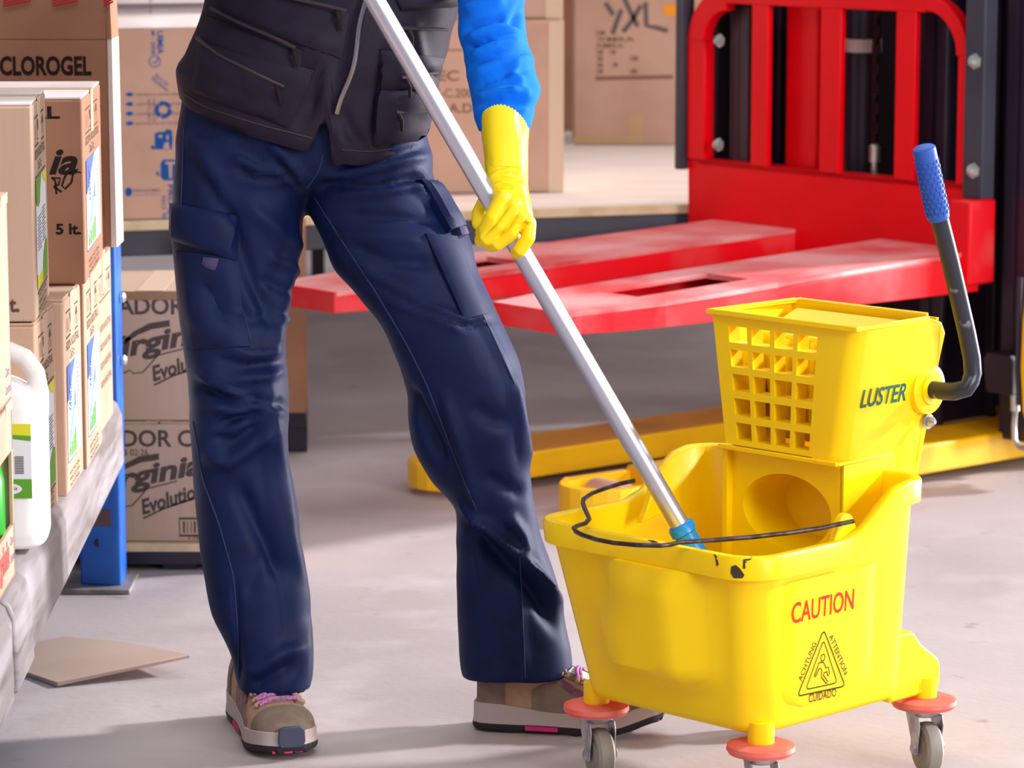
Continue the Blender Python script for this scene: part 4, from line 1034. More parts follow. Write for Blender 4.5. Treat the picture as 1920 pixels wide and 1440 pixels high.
rimbar(bf(WR_U + .003, b0_ + .008, WZ0 - .003), bf(WR_U + .003, a0_ - .002, WZ0 - .003), -E2, .012, .005); rimbar(bf(WR_U - .004, a0_, WZ0 - .003), bf(.33, a0_ + .001, WZ0 - .003), -E1, .003, .005)
rm.build('bottom_lip', M['wringer'], BK, bevel=.0015)
MB().hexa([bf(.383, a0_, .42), bf(.383, b0_, .42), bf(.388, b0_, .42), bf(.388, a0_, .42), bf(.383, a1, WZ1), bf(.383, b1, WZ1), bf(.388, b1, WZ1), bf(.388, a1, WZ1)]).build('wringer_back', M['wringer'], BK)
pp = MB(); pp.hexa([bf(.300, a0_ + .012, .45), bf(.300, b0_ - .012, .45), bf(.34, b0_ - .012, .45), bf(.34, a0_ + .012, .45), bf(.285, a1 + .012, .600), bf(.285, b1 - .02, .600), bf(.372, b1 - .02, .628), bf(.372, a1 + .012, .628)])
for k in range(9): 
    v = b1 - .03 - k * .024; pp.box(lambda x, y, z: bf(x, y, z), .276, .292, v - .004, v + .004, .47, .596)
pp.build('press_plate', M['wringer'], BK, bevel=.004)
# insert with round opening that drops into the tub
ins = MB(); IU = .222; v0, v1, zc0, zc1 = .050, .252, .20, .446; cv, cz_, ra, rb = .148, .366, .080, .052; n = 40
ring_ = [(cv + ra * math.cos(2 * math.pi * k / n), cz_ + rb * math.sin(2 * math.pi * k / n)) for k in range(n)]
def sq(k):
    q = 2 * math.pi * k / n; c, s_ = math.cos(q), math.sin(q); hv, hz0, hz1 = (v1 - v0) / 2, cz_ - zc0, zc1 - cz_
    tt = min(hv / abs(c) if abs(c) > 1e-6 else 9, (hz1 if s_ > 0 else hz0) / abs(s_) if abs(s_) > 1e-6 else 9); return ((v0 + v1) / 2 + c * tt, cz_ + s_ * tt)
A_ = [bf(IU, *sq(k)) for k in range(n)]; B_ = [bf(IU, v, z) for v, z in ring_]; C_ = [bf(IU + .10, (v - cv) * .86 + cv, (z - cz_) * .9 + cz_) for v, z in ring_]
vs = A_ + B_ + C_ + [bf(IU + .10, cv, cz_)]
fs = [(k, (k + 1) % n, n + (k + 1) % n, n + k) for k in range(n)] + [(n + k, n + (k + 1) % n, 2 * n + (k + 1) % n, 2 * n + k) for k in range(n)] + [(2 * n + k, 2 * n + (k + 1) % n, 3 * n) for k in range(n)]
ins.add(vs, fs)
for v in (v0, v1): ins.hexa([bf(IU, v - .003, zc0), bf(.335, v - .003, zc0), bf(.335, v + .003, zc0), bf(IU, v + .003, zc0), bf(IU, v - .003, zc1), bf(.335, v - .003, zc1), bf(.335, v + .003, zc1), bf(IU, v + .003, zc1)])
ins.box(bf, IU - .012, IU, v1 - .004, v1 + .004, zc0, zc1)
ins.build('wringer_insert', M['wringer'], BK, auto=30)
# brand print, pivot boss, bolt, lever
cf0 = bf(WR_U + .04, wv(.52)[0] - .0012, .52); c1 = bf(.36, wv(.52)[0] - .0012, .52); c2 = bf(WR_U + .04, wv(.60)[0] - .0012, .60)
CF = frame(cf0, c1 - cf0, c2 - cf0)
a = fpx(CF, 1612, 766); b = fpx(CF, 1697, 752)
MB().text(CF, 'LUSTER', a[0], a[1], b[0] - a[0], .0265, .02, .12, (b[1] - a[1]) / (b[0] - a[0]) * .4).build('printed_logo', M['green'], BK)
pv = bf(.382, .031, .533)
MB().lathe(pv + E1 * .004, -E1, [(.036, 0), (.035, .008), (.030, .010), (.022, .010), (.021, .014), (.016, .014)], 32).build('pivot_boss', M['wringer'], BK)
nb = bf(.386, .034, .487); MB().lathe(nb, -E1, [(.011, 0), (.011, .004), (.007, .004), (.007, .010), (.003, .015)], 16).build('pivot_nut', M['galv'], BK)
vv = -.035
def hv(px, py):
    r = ray(px, py); n_ = E1; t = (bf(0, vv, 0) - ORG).dot(n_) / r.dot(n_); return ORG + r * t
Pp = [pv - E1 * .004, pv - E1 * .03, bf(.378, -.018, .535), hv(1812, 728), hv(1820, 715), hv(1824, 700), hv(1822, 670), hv(1812, 620), hv(1782, 490), hv(1752, 372), hv(1745, 345)]
hd = MB().tube(Pp, .0125, 18).build('lever_tube', M['handle'], BK, auto=60)
gp = MB(); g0, g1 = hv(1760, 410), hv(1732, 276); ax = (g1 - g0)
gp.tube([g0, g0 + ax * .02, g0 + ax * .95, g1 - ax * .012, g1], [.0145, .0155, .0158, .0152, .0135], 24)
q = ax.orthogonal().normalized(); q2 = ax.normalized().cross(q)
for k in range(11):
    for j in range(14):
        an = 2 * math.pi * j / 14 + (k % 2) * .22; dv = q * math.cos(an) + q2 * math.sin(an); tn = -q * math.sin(an) + q2 * math.cos(an); c0 = g0 + ax * (.10 + .07 * k) + dv * .0150; e = ax.normalized()
        gp.hexa([c0 - tn * .0018 - e * .0022, c0 + tn * .0018 - e * .0022, c0 + tn * .0018 + e * .0022, c0 - tn * .0018 + e * .0022] + [c0 + dv * .0018 - tn * .0018 - e * .0022, c0 + dv * .0018 + tn * .0018 - e * .0022, c0 + dv * .0018 + tn * .0018 + e * .0022, c0 + dv * .0018 - tn * .0018 + e * .0022])
gp.build('lever_grip', M['grip'], hd)

# ------------------------------------------------------------------ mop
P_LO = aty(1277, 988, 4.40); P_HI = aty(702, 0, 4.40)
PD = (P_HI - P_LO).normalized()
P_TOP = P_LO + PD * 1.32
MO = thing('mop', P_LO - PD * .12, 'mop with silver aluminium pole and blue socket standing in the yellow bucket', 'mop')
PR = .0134
MB().tube([P_LO, P_LO + PD * .5, P_TOP], PR, 32).build('mop_pole', M['alu'], MO, auto=60)
s_ = MB(); ax = PD
s_.lathe(P_LO - PD * .085, PD, [(.013, 0), (.015, .02), (.0155, .074), (.0185, .076), (.0185, .086), (.0165, .089), (.0150, .090)], 28); s_.build('pole_socket', M['socket'], MO)
st = MB()
for k in range(60):
    a = 2.399 * k; r = .045 * math.sqrt(k / 60); c = P_LO - PD * .08
    st.tube([c + Vector((r * .3 * math.cos(a), r * .3 * math.sin(a), 0)), c + Vector((r * .8 * math.cos(a), r * .8 * math.sin(a), -.035)), Vector((c.x + r * math.cos(a), c.y + r * math.sin(a), .165))], .0035, 6)
so = st.build('mop_strands', M['strand'], MO); so['kind'] = 'stuff'
# ------------------------------------------------------------------ person
PE = thing('person', (-.12, 4.72, 0), 'person in navy work trousers, black zip vest and yellow glove mopping in the middle', 'person')
HIPY = 4.76
def ell(cx, cy, z, a, b, n=48, e=2.3):
    out = []
    for k in range(n):
        q = 2 * math.pi * k / n; c, s_ = math.cos(q), math.sin(q)
        out.append(Vector((cx + a * math.copysign(abs(c) ** (2 / e), c), cy + b * math.copysign(abs(s_) ** (2 / e), s_), z)))
    return out
def pxring(py, x0, x1, yc, b, n=48, e=2.3):
    p0 = aty(x0, py, yc); p1 = aty(x1, py, yc); return ell((p0.x + p1.x) / 2, yc, p0.z, (p1.x - p0.x) / 2, b, n, e)
# (photo row, left, right, depth of the centre, half depth)
LEG_A = [(250, 332, 585, 4.76, .115), (330, 325, 598, 4.75, .112), (400, 321, 571, 4.74, .105), (450, 322, 562, 4.735, .100), (500, 327, 556, 4.73, .096), (560, 331, 545, 4.72, .092), (600, 335, 540, 4.71, .090), (650, 345, 535, 4.70, .086),
         (700, 352, 540, 4.695, .083), (750, 354, 543, 4.69, .081), (790, 354, 541, 4.69, .078), (830, 358, 534, 4.69, .075), (880, 363, 530, 4.69, .073), (920, 365, 538, 4.69, .072), (980, 370, 553, 4.69, .072), (1050, 378, 561, 4.69, .072), (1100, 387, 562, 4.69, .072), (1150, 397, 564, 4.69, .073), (1190, 418, 574, 4.69, .074), (1230, 435, 584, 4.69, .075), (1282, 446, 583, 4.688, .074)]
LEG_B = [(250, 590, 800, 4.76, .115), (300, 586, 815, 4.755, .114), (330, 583, 812, 4.75, .112), (380, 577, 838, 4.735, .108), (400, 581, 858, 4.73, .106), (440, 600, 880, 4.715, .102), (500, 625, 895, 4.70, .096), (550, 668, 917, 4.69, .092), (600, 708, 940, 4.68, .088), (650, 736, 962, 4.675, .084),
         (700, 755, 979, 4.672, .080), (750, 761, 987, 4.675, .077), (800, 768, 987, 4.68, .074), (850, 780, 990, 4.69, .071), (900, 808, 997, 4.70, .068), (930, 835, 1001, 4.705, .066), (950, 850, 1004, 4.71, .064), (1000, 853, 1013, 4.715, .062), (1050, 855, 1030, 4.72, .061), (1100, 857, 1048, 4.72, .060), (1150, 860, 1060, 4.72, .060), (1200, 863, 1067, 4.72, .060), (1266, 868, 1075, 4.72, .061)]
tr = MB()
for L in (LEG_A, LEG_B):
    tr.loft([pxring(y, *interp(L, y)) for y in [L[0][0] + (L[-1][0] - L[0][0]) * k / 70 for k in range(71)]])
tr.loft([pxring(y, x0, x1, 4.76, b) for y, x0, x1, b in ((150, 345, 790, .118), (200, 340, 792, .12), (250, 333, 795, .122), (290, 330, 812, .122), (320, 360, 800, .115), (345, 470, 720, .09), (362, 560, 640, .05))])
tme = voxel(tr, .0058, 3)
FO = [
 # image-left thigh and hip
 ([(360, 300), (430, 400), (470, 520), (520, 620)], 16, -.006, 'r'), ([(350, 240), (400, 330), (430, 400)], 18, .004, 'r'),
 ([(430, 290), (480, 318), (520, 322), (545, 312)], 12, .007, 'r'), ([(440, 310), (490, 335), (540, 330)], 9, -.006, 'r'), ([(500, 265), (540, 300), (575, 345)], 11, .006, 'r'), ([(515, 295), (550, 330), (575, 352)], 7, -.006, 'r'),
 ([(470, 340), (540, 335), (590, 350)], 12, .006, 'r'), ([(455, 380), (520, 430), (560, 480)], 20, .005, 'r'), ([(560, 400), (545, 470), (530, 560), (505, 690)], 18, .006, 's'),
 ([(430, 560), (470, 600), (540, 590)], 14, -.004, 'r'), ([(380, 520), (420, 590), (430, 610)], 16, -.006, 'r'), ([(345, 560), (400, 620), (440, 640)], 18, .005, 'r'),
 ([(500, 480), (540, 500), (556, 520)], 10, .004, 'r'), ([(490, 520), (530, 545), (552, 548)], 9, -.004, 'r'), ([(500, 590), (530, 600), (542, 595)], 8, .004, 'r'),
 # behind the knee bunching
 ([(375, 690), (430, 715), (500, 705), (535, 690)], 11, .006, 'r'), ([(360, 720), (420, 745), (490, 752), (505, 752)], 9, -.008, 'r'), ([(365, 700), (430, 735), (490, 765), (540, 770)], 9, .008, 'r'), ([(400, 800), (470, 778), (520, 758), (540, 770)], 9, -.008, 'r'),
 ([(385, 760), (440, 770), (500, 775)], 9, .006, 'r'), ([(380, 855), (430, 868), (490, 820), (505, 795)], 16, .008, 'r'), ([(395, 820), (440, 830), (490, 795)], 11, -.006, 'r'), ([(420, 650), (470, 665), (530, 660)], 10, .004, 'r'), ([(400, 670), (460, 688), (520, 680)], 8, -.005, 'r'),
 # pressed crease down the image-left shin
 ([(502, 690), (508, 790), (522, 900), (540, 1000), (556, 1090), (562, 1180), (572, 1292)], 30, .010, 's'),
 ([(440, 900), (480, 980), (520, 1060), (545, 1090)], 22, -.009, 'r'), ([(460, 1120), (480, 1080), (490, 1040)], 14, -.003, 'r'),
 ([(455, 1265), (490, 1250), (530, 1222), (560, 1215)], 14, .008, 'r'), ([(470, 1290), (520, 1262), (555, 1245)], 12, -.006, 'r'), ([(440, 1080), (446, 1200), (450, 1290)], 7, -.004, 'r'),
 # image-right hip and thigh
 ([(600, 330), (680, 322), (760, 300), (810, 290)], 10, .006, 'r'), ([(600, 345), (700, 352), (790, 330)], 8, -.005, 'r'), ([(620, 365), (720, 362), (800, 345)], 10, .005, 'r'), ([(640, 305), (720, 300), (800, 272)], 9, -.005, 'r'),
 ([(780, 320), (800, 345), (815, 352)], 8, .006, 'r'), ([(770, 345), (800, 375), (835, 365)], 8, .006, 'r'), ([(640, 400), (740, 408), (820, 420)], 10, -.004, 'r'), ([(650, 460), (730, 490), (820, 495)], 14, -.005, 'r'), ([(620, 440), (700, 445), (800, 455)], 12, .003, 'r'),
 ([(655, 470), (700, 520), (760, 560), (860, 600), (920, 605)], 12, .004, 'r'), ([(690, 520), (780, 575), (870, 612), (930, 600)], 8, -.005, 'r'), ([(720, 560), (800, 590), (880, 625)], 9, .004, 'r'),
 ([(840, 430), (870, 520), (905, 600), (940, 670), (962, 720)], 14, .004, 's'), ([(960, 700), (978, 800), (990, 880)], 16, .006, 's'),
 # image-right shin
 ([(760, 720), (800, 800), (835, 870)], 16, -.010, 'r'), ([(830, 730), (862, 830), (890, 930), (905, 980)], 15, .008, 's'), ([(860, 940), (910, 985), (960, 1030), (1010, 1080), (1055, 1135)], 15, .014, 's'), ([(855, 975), (900, 1010), (950, 1060), (1010, 1120), (1055, 1190)], 20, -.012, 'r'),
 ([(950, 960), (975, 1000), (990, 1050)], 13, .008, 'r'), ([(880, 760), (930, 790), (960, 790)], 20, -.005, 'r'), ([(890, 980), (900, 1050), (905, 1100)], 14, .004, 'r'), ([(965, 1060), (975, 1180), (985, 1270)], 12, .004, 'r'), ([(905, 890), (960, 920), (990, 930)], 16, -.005, 'r'),
]
TB0 = bvh_of(tme)
folds(tme, [(a, w, h * 1.7, k) for a, w, h, k in FO], ((9, .004), (22, .0018)))
TB = bvh_of(tme)
tro = link('trousers', tme, PE, (0, 0, 0), BASE[PE], auto=180)
for v in tme.vertices: v.co -= BASE[PE]
tme.materials.append(M['denim'])
for pl in ([(570, 372), (545, 300 + 0), (572, 352), (600, 310), (607, 285)],): pass
for pts in ([(605, 290), (600, 320), (575, 352)], [(345, 240), (342, 330), (340, 385)], [(440, 470), (450, 560), (470, 640)], [(362, 790), (380, 900), (410, 980), (438, 1080), (446, 1180), (448, 1270)], [(590, 370), (640, 450), (700, 540), (760, 640), (800, 720), (850, 850), (895, 960)], [(850, 440), (880, 540), (920, 620), (965, 720)], [(975, 1045), (985, 1270)]):
    sewn_line(TB, pts, .0011, .0004, 6).build('seam_stitching', M['denimdark'], tro)
# cargo pocket, flap and pull tab on the image-left thigh
pk = sewn(TB, [(333, 470), (440, 482), (468, 650), (352, 655)], .003, 8, 12, .004, .0015).build('cargo_pocket', M['denim'], tro)
sewn(TB, [(324, 381), (446, 403), (441, 489), (322, 448)], .006, 10, 8, .004, .0035).build('pocket_flap', M['denim'], tro)
sewn(TB, [(384, 481), (411, 484), (407, 507), (381, 500)], .006, 3, 3, .0, .005).build('pull_tab', M['tab'], tro)
sewn(TB0, [(778, 338), (806, 344), (862, 430), (836, 438)], .006, 6, 8, .003, .012).build('pocket_flap', M['denim'], tro)
sewn(TB0, [(850, 430), (863, 431), (868, 444), (856, 446)], .004, 3, 3, 0, .010).build('pull_tab', M['tab'], tro)
sewn(TB0, [(796, 440), (852, 446), (908, 590), (868, 600)], .001, 8, 10, .003, .006).build('cargo_pocket', M['denim'], tro)
# body under the clothes: one continuous mesh (head and shoulders are above the picture)
LX, RX = aty(440, 0, 4.78).x, aty(790, 0, 4.78).x
bd_ = MB()
def V3(px, py, y): return aty(px, py, y)
bd_.capsule([V3(455, 330, 4.76), V3(442, 730, 4.70), V3(510, 1270, 4.70)], [.066, .045, .030]); bd_.capsule([V3(690, 330, 4.76), V3(868, 700, 4.685), V3(925, 980, 4.715), V3(955, 1240, 4.725)], [.066, .045, .036, .028])
bd_.capsule([V3(570, 230, 4.775), V3(585, 100, 4.775), V3(600, -150, 4.78), V3(615, -420, 4.77)], [.080, .10, .12, .125])
bd_.capsule([V3(450, -470, 4.78), V3(620, -480, 4.77), V3(800, -440, 4.76)], [.055, .07, .055]); bd_.capsule([V3(615, -480, 4.77), V3(612, -640, 4.75)], [.052, .048])
bd_.capsule([V3(610, -690, 4.735), V3(610, -790, 4.745)], [.066, .088]); bd_.capsule([V3(610, -740, 4.65), V3(610, -715, 4.635)], [.010, .013])
bd_.capsule([V3(515, -745, 4.745), V3(515, -725, 4.745)], [.014, .012]); bd_.capsule([V3(705, -745, 4.745), V3(705, -725, 4.745)], [.014, .012])
bd_.capsule([V3(815, -430, 4.76), V3(900, -60, 4.68), V3(948, 270, 4.46)], [.052, .040, .020]); bd_.capsule([V3(430, -450, 4.78), V3(330, -110, 4.66), V3(520, -170, 4.46)], [.052, .036, .024])
bme = voxel(bd_, .008, 3); bo = link('body', bme, PE, (0, 0, 0), BASE[PE], auto=180); bme.materials.append(M['skin'])
for v in bme.vertices: v.co -= BASE[PE]
hr = MB(); hc = V3(610, -800, 4.76)
hr.loft([[hc + Vector((.098 * math.cos(q) * math.sin(p), .105 * math.sin(q) * math.sin(p) + (.012 if math.sin(q) > 0 else -.0), .10 * math.cos(p))) for q in [2 * math.pi * k / 24 for k in range(24)]] for p in (.05, .4, .8, 1.2, 1.5)])
hr.build('hair', M['hair'], PE)
ft = MB()
for dx in (-.032, .032):
    ft.lathe(V3(610, -752, 4.66) + Vector((dx, 0, 0)), (0, -1, 0), [(.011, 0), (.009, .005), (.004, .008)], 12)
ft.build('eyes', M['inkblack'], PE)
MB().capsule([V3(585, -682, 4.672), V3(610, -678, 4.668), V3(635, -682, 4.672)], [.004, .006, .004]).build('mouth', M['coral'], PE)

# vest: hem follows the photo, open notch below the zip
VY_ = 4.765
SIL = [(-480, 415, 815), (-420, 395, 850), (-250, 392, 862), (-80, 392, 872), (0, 384, 862), (60, 366, 846), (105, 345, 837), (125, 332, 832), (155, 334, 826), (185, 340, 818), (230, 345, 810), (300, 345, 805)]
HEM = [(330, 170), (345, 183), (370, 200), (400, 214), (450, 230), (500, 245), (550, 258), (588, 267), (598, 262), (612, 225), (620, 212), (616, 240), (606, 276), (640, 288), (690, 293), (740, 286), (780, 268), (800, 245), (815, 225)]
HEM_X = [(330, 168), (345, 184), (370, 201), (400, 214), (450, 230), (500, 245), (550, 258), (585, 267), (597, 262), (612, 222), (620, 216), (628, 236), (634, 284), (660, 290), (690, 293), (740, 286), (780, 268), (800, 245), (815, 225)]
def vdepth(y): return interp([(-480, .085), (-420, .135), (-250, .145), (0, .148), (120, .150), (180, .146), (300, .140)], y)[0]
NV, RV = 220, 70
rows = []
for j in range(RV + 1):
    row = []
    for k in range(NV):
        q = 2 * math.pi * k / NV; c, s_ = math.cos(q), math.sin(q); e = 2.5
        cx_ = math.copysign(abs(c) ** (2 / e), c); sy_ = math.copysign(abs(s_) ** (2 / e), s_)
        xg = (interp(SIL, 200)[0] + interp(SIL, 200)[1]) / 2 + cx_ * (interp(SIL, 200)[1] - interp(SIL, 200)[0]) / 2
        hy = interp([(a, b) for a, b in HEM_X], xg)[0] if s_ < 0 else 178 + (225 - 178) * (xg - 345) / 470
        y = hy + (-480 - hy) * j / RV
        x0, x1 = interp(SIL, y)
        b = vdepth(y)
        if j == 0 : b -= .004
        p0 = aty(x0, y, VY_); p1 = aty(x1, y, VY_)
        row.append(Vector(((p0.x + p1.x) / 2 + cx_ * (p1.x - p0.x) / 2, VY_ + sy_ * b, p0.z)))
    rows.append(row)
inner = [[Vector((p.x * .985 + .015 * rows[0][0].x * 0 + .015 * (-.27), VY_ + (p.y - VY_) * .965, p.z)) for p in rows[j]] for j in (3, 0)]
vb = MB(); vb.loft(inner + rows, False, True)
vme = bpy.data.meshes.new('vest'); vme.from_pydata([tuple(p) for p in vb.v], [], vb.f)
bm = bmesh.new(); bm.from_mesh(vme); bmesh.ops.recalc_face_normals(bm, faces=bm.faces); bm.to_mesh(vme); bm.free()
VF = [([(595, 60), (612, 150), (608, 220)], 14, .006, 'r'), ([(575, 110), (590, 180), (560, 250)], 10, -.005, 'r'), ([(690, 10), (672, 80), (640, 160), (622, 212)], 12, .006, 's'), ([(640, 200), (660, 250), (690, 285)], 12, -.006, 'r'), ([(720, 90), (712, 170), (700, 270)], 8, -.006, 'r'), ([(560, 60), (585, 130), (570, 200)], 10, .004, 'r'), ([(630, 250), (640, 270), (650, 285)], 10, .005, 'r'),
      ([(340, 120), (400, 150), (480, 175)], 14, -.003, 'r'), ([(350, 190), (450, 222), (560, 250)], 10, .003, 'r'), ([(770, 40), (790, 110), (800, 190)], 14, .005, 'r'), ([(760, 120), (800, 140), (825, 150)], 9, -.005, 'r'), ([(740, 180), (790, 200), (815, 195)], 12, .004, 'r')]
folds(vme, [(a, w, h * 1.4, k) for a, w, h, k in VF], ((8, .005), (24, .0018)))
VB = bvh_of(vme)
vo = link('vest', vme, PE, (0, 0, 0), BASE[PE], auto=60); vme.materials.append(M['vest'])
for v in vme.vertices: v.co -= BASE[PE]
sewn(VB, [(402, -60), (655, 25), (640, 110), (388, 20)], .003, 14, 8, .003, .002).build('chest_pocket', M['vest'], vo)
sewn(VB, [(384, 28), (570, 95), (558, 150), (372, 80)], .003, 14, 8, .004, .002).build('zip_pocket', M['vest'], vo)
sewn(VB, [(375, 75), (590, 130), (540, 240), (362, 170)], .004, 14, 10, .006, .003).build('zip_pocket', M['vest'], vo)
sewn(VB, [(712, 92), (830, 108), (812, 172), (706, 168)], .003, 10, 8, .004, .003).build('zip_pocket', M['vest'], vo)
sewn(VB, [(706, 168), (815, 170), (795, 262), (700, 272)], .004, 10, 8, .007, .004).build('zip_pocket', M['vest'], vo)
sewn(VB, [(740, -10), (860, -40), (852, 12), (752, 20)], .004, 8, 6, .005, .004).build('pocket_flap', M['vest'], vo)
def zipper(pts, w, name='pocket_zip', m='zipm', off=.0135):
    z = sewn_line(VB, pts, w, off, 6, 10, 10); o_ = z.build(name, M[m], vo)
    return o_
z = zipper([(690, -20), (680, 30), (673, 65), (655, 130), (636, 180), (623, 212)], .0034, 'front_zip', 'zipw', .008)
for pts, e in (([(408, 18), (450, 42), (500, 64), (548, 84), (562, 88)], (552, 86)), ([(383, 76), (420, 110), (470, 130), (520, 154), (534, 160)], (520, 158)), ([(520, -10), (600, 8), (650, 20)], (632, 20)), ([(745, 142), (780, 139), (806, 130)], (752, 143)), ([(735, 208), (770, 206), (800, 200)], (738, 208)), ([(735, 50), (780, 55), (824, 50)], (760, 52))):
    z = zipper(pts, .0026)
    p_, n_ = hit(VB, *e); pl = MB(); pl.capsule([p_ + n_ * .010, p_ + n_ * .016 + Vector((.004, 0, -.012)), p_ + n_ * .012 + Vector((.006, 0, -.026))], [.0036, .003, .0022], 8); pl.build('zip_puller', M['inkblack'], z)
sewn_line(VB, [(346, 176), (370, 193), (400, 206), (450, 222), (500, 237), (550, 250), (585, 259)], .0011, .0006, 6).build('hem_stitching', M['zipm'], vo)
sewn_line(VB, [(640, 280), (690, 285), (740, 278), (780, 260)], .0011, .0006, 6).build('hem_stitching', M['zipm'], vo)
# blue sleeve of the image-right arm
SL = [(-440, 745, 880, 4.76, .075), (-330, 770, 930, 4.75, .075), (-150, 830, 965, 4.71, .070), (-60, 850, 978, 4.67, .066), (0, 857, 983, 4.63, .063), (30, 857, 984, 4.61, .062), (60, 857, 986, 4.59, .061), (80, 862, 990, 4.58, .060), (95, 869, 995, 4.57, .060), (120, 874, 1001, 4.55, .058), (150, 876, 1009, 4.53, .057), (170, 880, 1014, 4.52, .056), (185, 884, 1011, 4.51, .054), (200, 886, 1003, 4.50, .052), (215, 888, 1001, 4.49, .051), (230, 891, 998, 4.483, .050), (246, 897, 992, 4.48, .046)]
sv = MB(); rs = []
for k in range(120):
    y = -440 + 686 * (k / 119); x0, x1, yc, b = interp(SL, y); rs.append(pxring(y, x0, x1, yc, b, 90, 2.1))
rs.append(pxring(244, 906, 984, 4.48, .038, 90, 2.1)); sv.loft(rs)
sme = bpy.data.meshes.new('sleeve'); sme.from_pydata([tuple(p) for p in sv.v], [], sv.f)
bm = bmesh.new(); bm.from_mesh(sme); bmesh.ops.recalc_face_normals(bm, faces=bm.faces); bm.to_mesh(sme); bm.free()
SF = [([(865, 58), (900, 42), (950, 30)], 9, -.005, 'r'), ([(870, 75), (930, 55), (980, 62)], 8, .005, 'r'), ([(878, 92), (905, 80), (925, 76)], 6, -.006, 'r'), ([(880, 112), (920, 92), (980, 75)], 8, .005, 'r'), ([(880, 128), (930, 108), (990, 96)], 7, -.004, 'r'), ([(882, 145), (940, 118), (1000, 112)], 9, .005, 'r'), ([(888, 160), (940, 140), (990, 130)], 6, -.004, 'r'),
      ([(950, 170), (980, 168), (998, 174)], 7, .003, 'r'), ([(950, 182), (980, 186), (996, 190)], 6, -.0035, 'r'), ([(890, 185), (930, 172), (975, 172)], 8, .004, 'r'), ([(895, 200), (940, 190), (990, 196)], 7, -.004, 'r'), ([(895, 220), (940, 200), (1000, 208)], 8, .004, 'r'), ([(865, 20), (900, 10), (950, 0)], 9, .005, 'r'), ([(980, 10), (965, 40), (960, 60)], 9, -.004, 'r'), ([(975, 120), (960, 140), (985, 155)], 8, .004, 'r')]
folds(sme, [(a, w, h * 2.4, k) for a, w, h, k in SF], ((12, .004), (30, .0016)))
so_ = link('blue_sleeve', sme, PE, (0, 0, 0), BASE[PE], auto=180); sme.materials.append(M['fleece'])
for v in sme.vertices: v.co -= BASE[PE]
# other sleeve (above the picture)
s2 = MB(); s2.capsule([V3(430, -440, 4.78), V3(330, -110, 4.66), V3(520, -170, 4.46)], [.068, .058, .045], 20)
s2.build('blue_sleeve', M['fleece'], PE)
MB().capsule([V3(430, -455, 4.78), V3(540, -490, 4.775), V3(690, -490, 4.77), V3(815, -435, 4.76)], [.072, .078, .078, .080], 24).build('shirt_yoke', M['fleece'], PE)

# glove: forearm, palm and five bent fingers fused into one skin
GY = 4.40
gl = MB()
def G(px, py, dy=0): return aty(px, py, GY + dy)
rg = []
for y, x0, x1, yc, b in ((258, 909, 989, .053, .033), (270, 909, 990, .048, .034), (300, 908, 990, .036, .032), (325, 910, 990, .024, .029), (345, 917, 990, .012, .026), (362, 921, 992, .002, .023), (380, 925, 995, -.010, .020), (400, 928, 1000, -.020, .017), (416, 936, 1000, -.024, .013)):
    rg.append(pxring(y, x0, x1, GY + yc, b, 40, 2.4))
gl.loft(rg)
FR = .0108
fin = [  # knuckle, middle joint, tip joint, tip: photo point and depth in front of (-) or behind (+) the pole axis
 [(942, 372, -.022), (924, 408, -.0275), (911, 430, -.019), (904, 436, -.004)],
 [(962, 386, -.024), (935, 424, -.0285), (912, 446, -.0225), (903, 450, -.006)],
 [(978, 402, -.023), (957, 436, -.0280), (932, 456, -.0225), (921, 459, -.008)],
 [(991, 418, -.018), (990, 446, -.0245), (974, 470, -.0235), (969, 474, -.012)]]
for i, f_ in enumerate(fin):
    r0 = (FR, FR * 1.04, FR * 1.0, FR * .88)[i]
    gl.capsule([G(*p) for p in f_], [r0 * 1.12, r0 * 1.05, r0, r0 * .92], 16)
gl.capsule([G(934, 366, .004), G(910, 380, .022), G(899, 400, .018), G(899, 418, .004)], [.014, .012, .0112, .0105], 16)
gme = voxel(gl, .0016, 2)
GF = [([(912, 338), (935, 322), (960, 318), (985, 332)], 5, .0022, 'r'), ([(912, 346), (940, 334), (975, 338), (988, 345)], 4, -.0024, 'r'), ([(915, 353), (940, 342), (970, 345)], 4, .002, 'r'), ([(920, 358), (945, 350), (965, 352)], 3.5, -.002, 'r'), ([(930, 222), (922, 280), (912, 305)], 6, .003, 's'), ([(905, 240), (912, 285), (911, 300)], 7, -.003, 'r'), ([(960, 240), (950, 290), (925, 320)], 8, .0018, 'r'), ([(975, 250), (978, 300), (960, 330)], 8, -.0015, 'r'),
      ([(955, 384), (940, 405), (925, 425), (904, 443)], 2.8, -.0042, 'r'), ([(974, 398), (955, 425), (930, 448)], 2.8, -.0042, 'r'), ([(988, 412), (975, 440), (965, 455)], 2.8, -.0042, 'r')]
folds(gme, GF, ((40, .0006),))
go_ = link('rubber_glove', gme, PE, (0, 0, 0), BASE[PE], auto=180); gme.materials.append(M['glove'])
for v in gme.vertices: v.co -= BASE[PE]
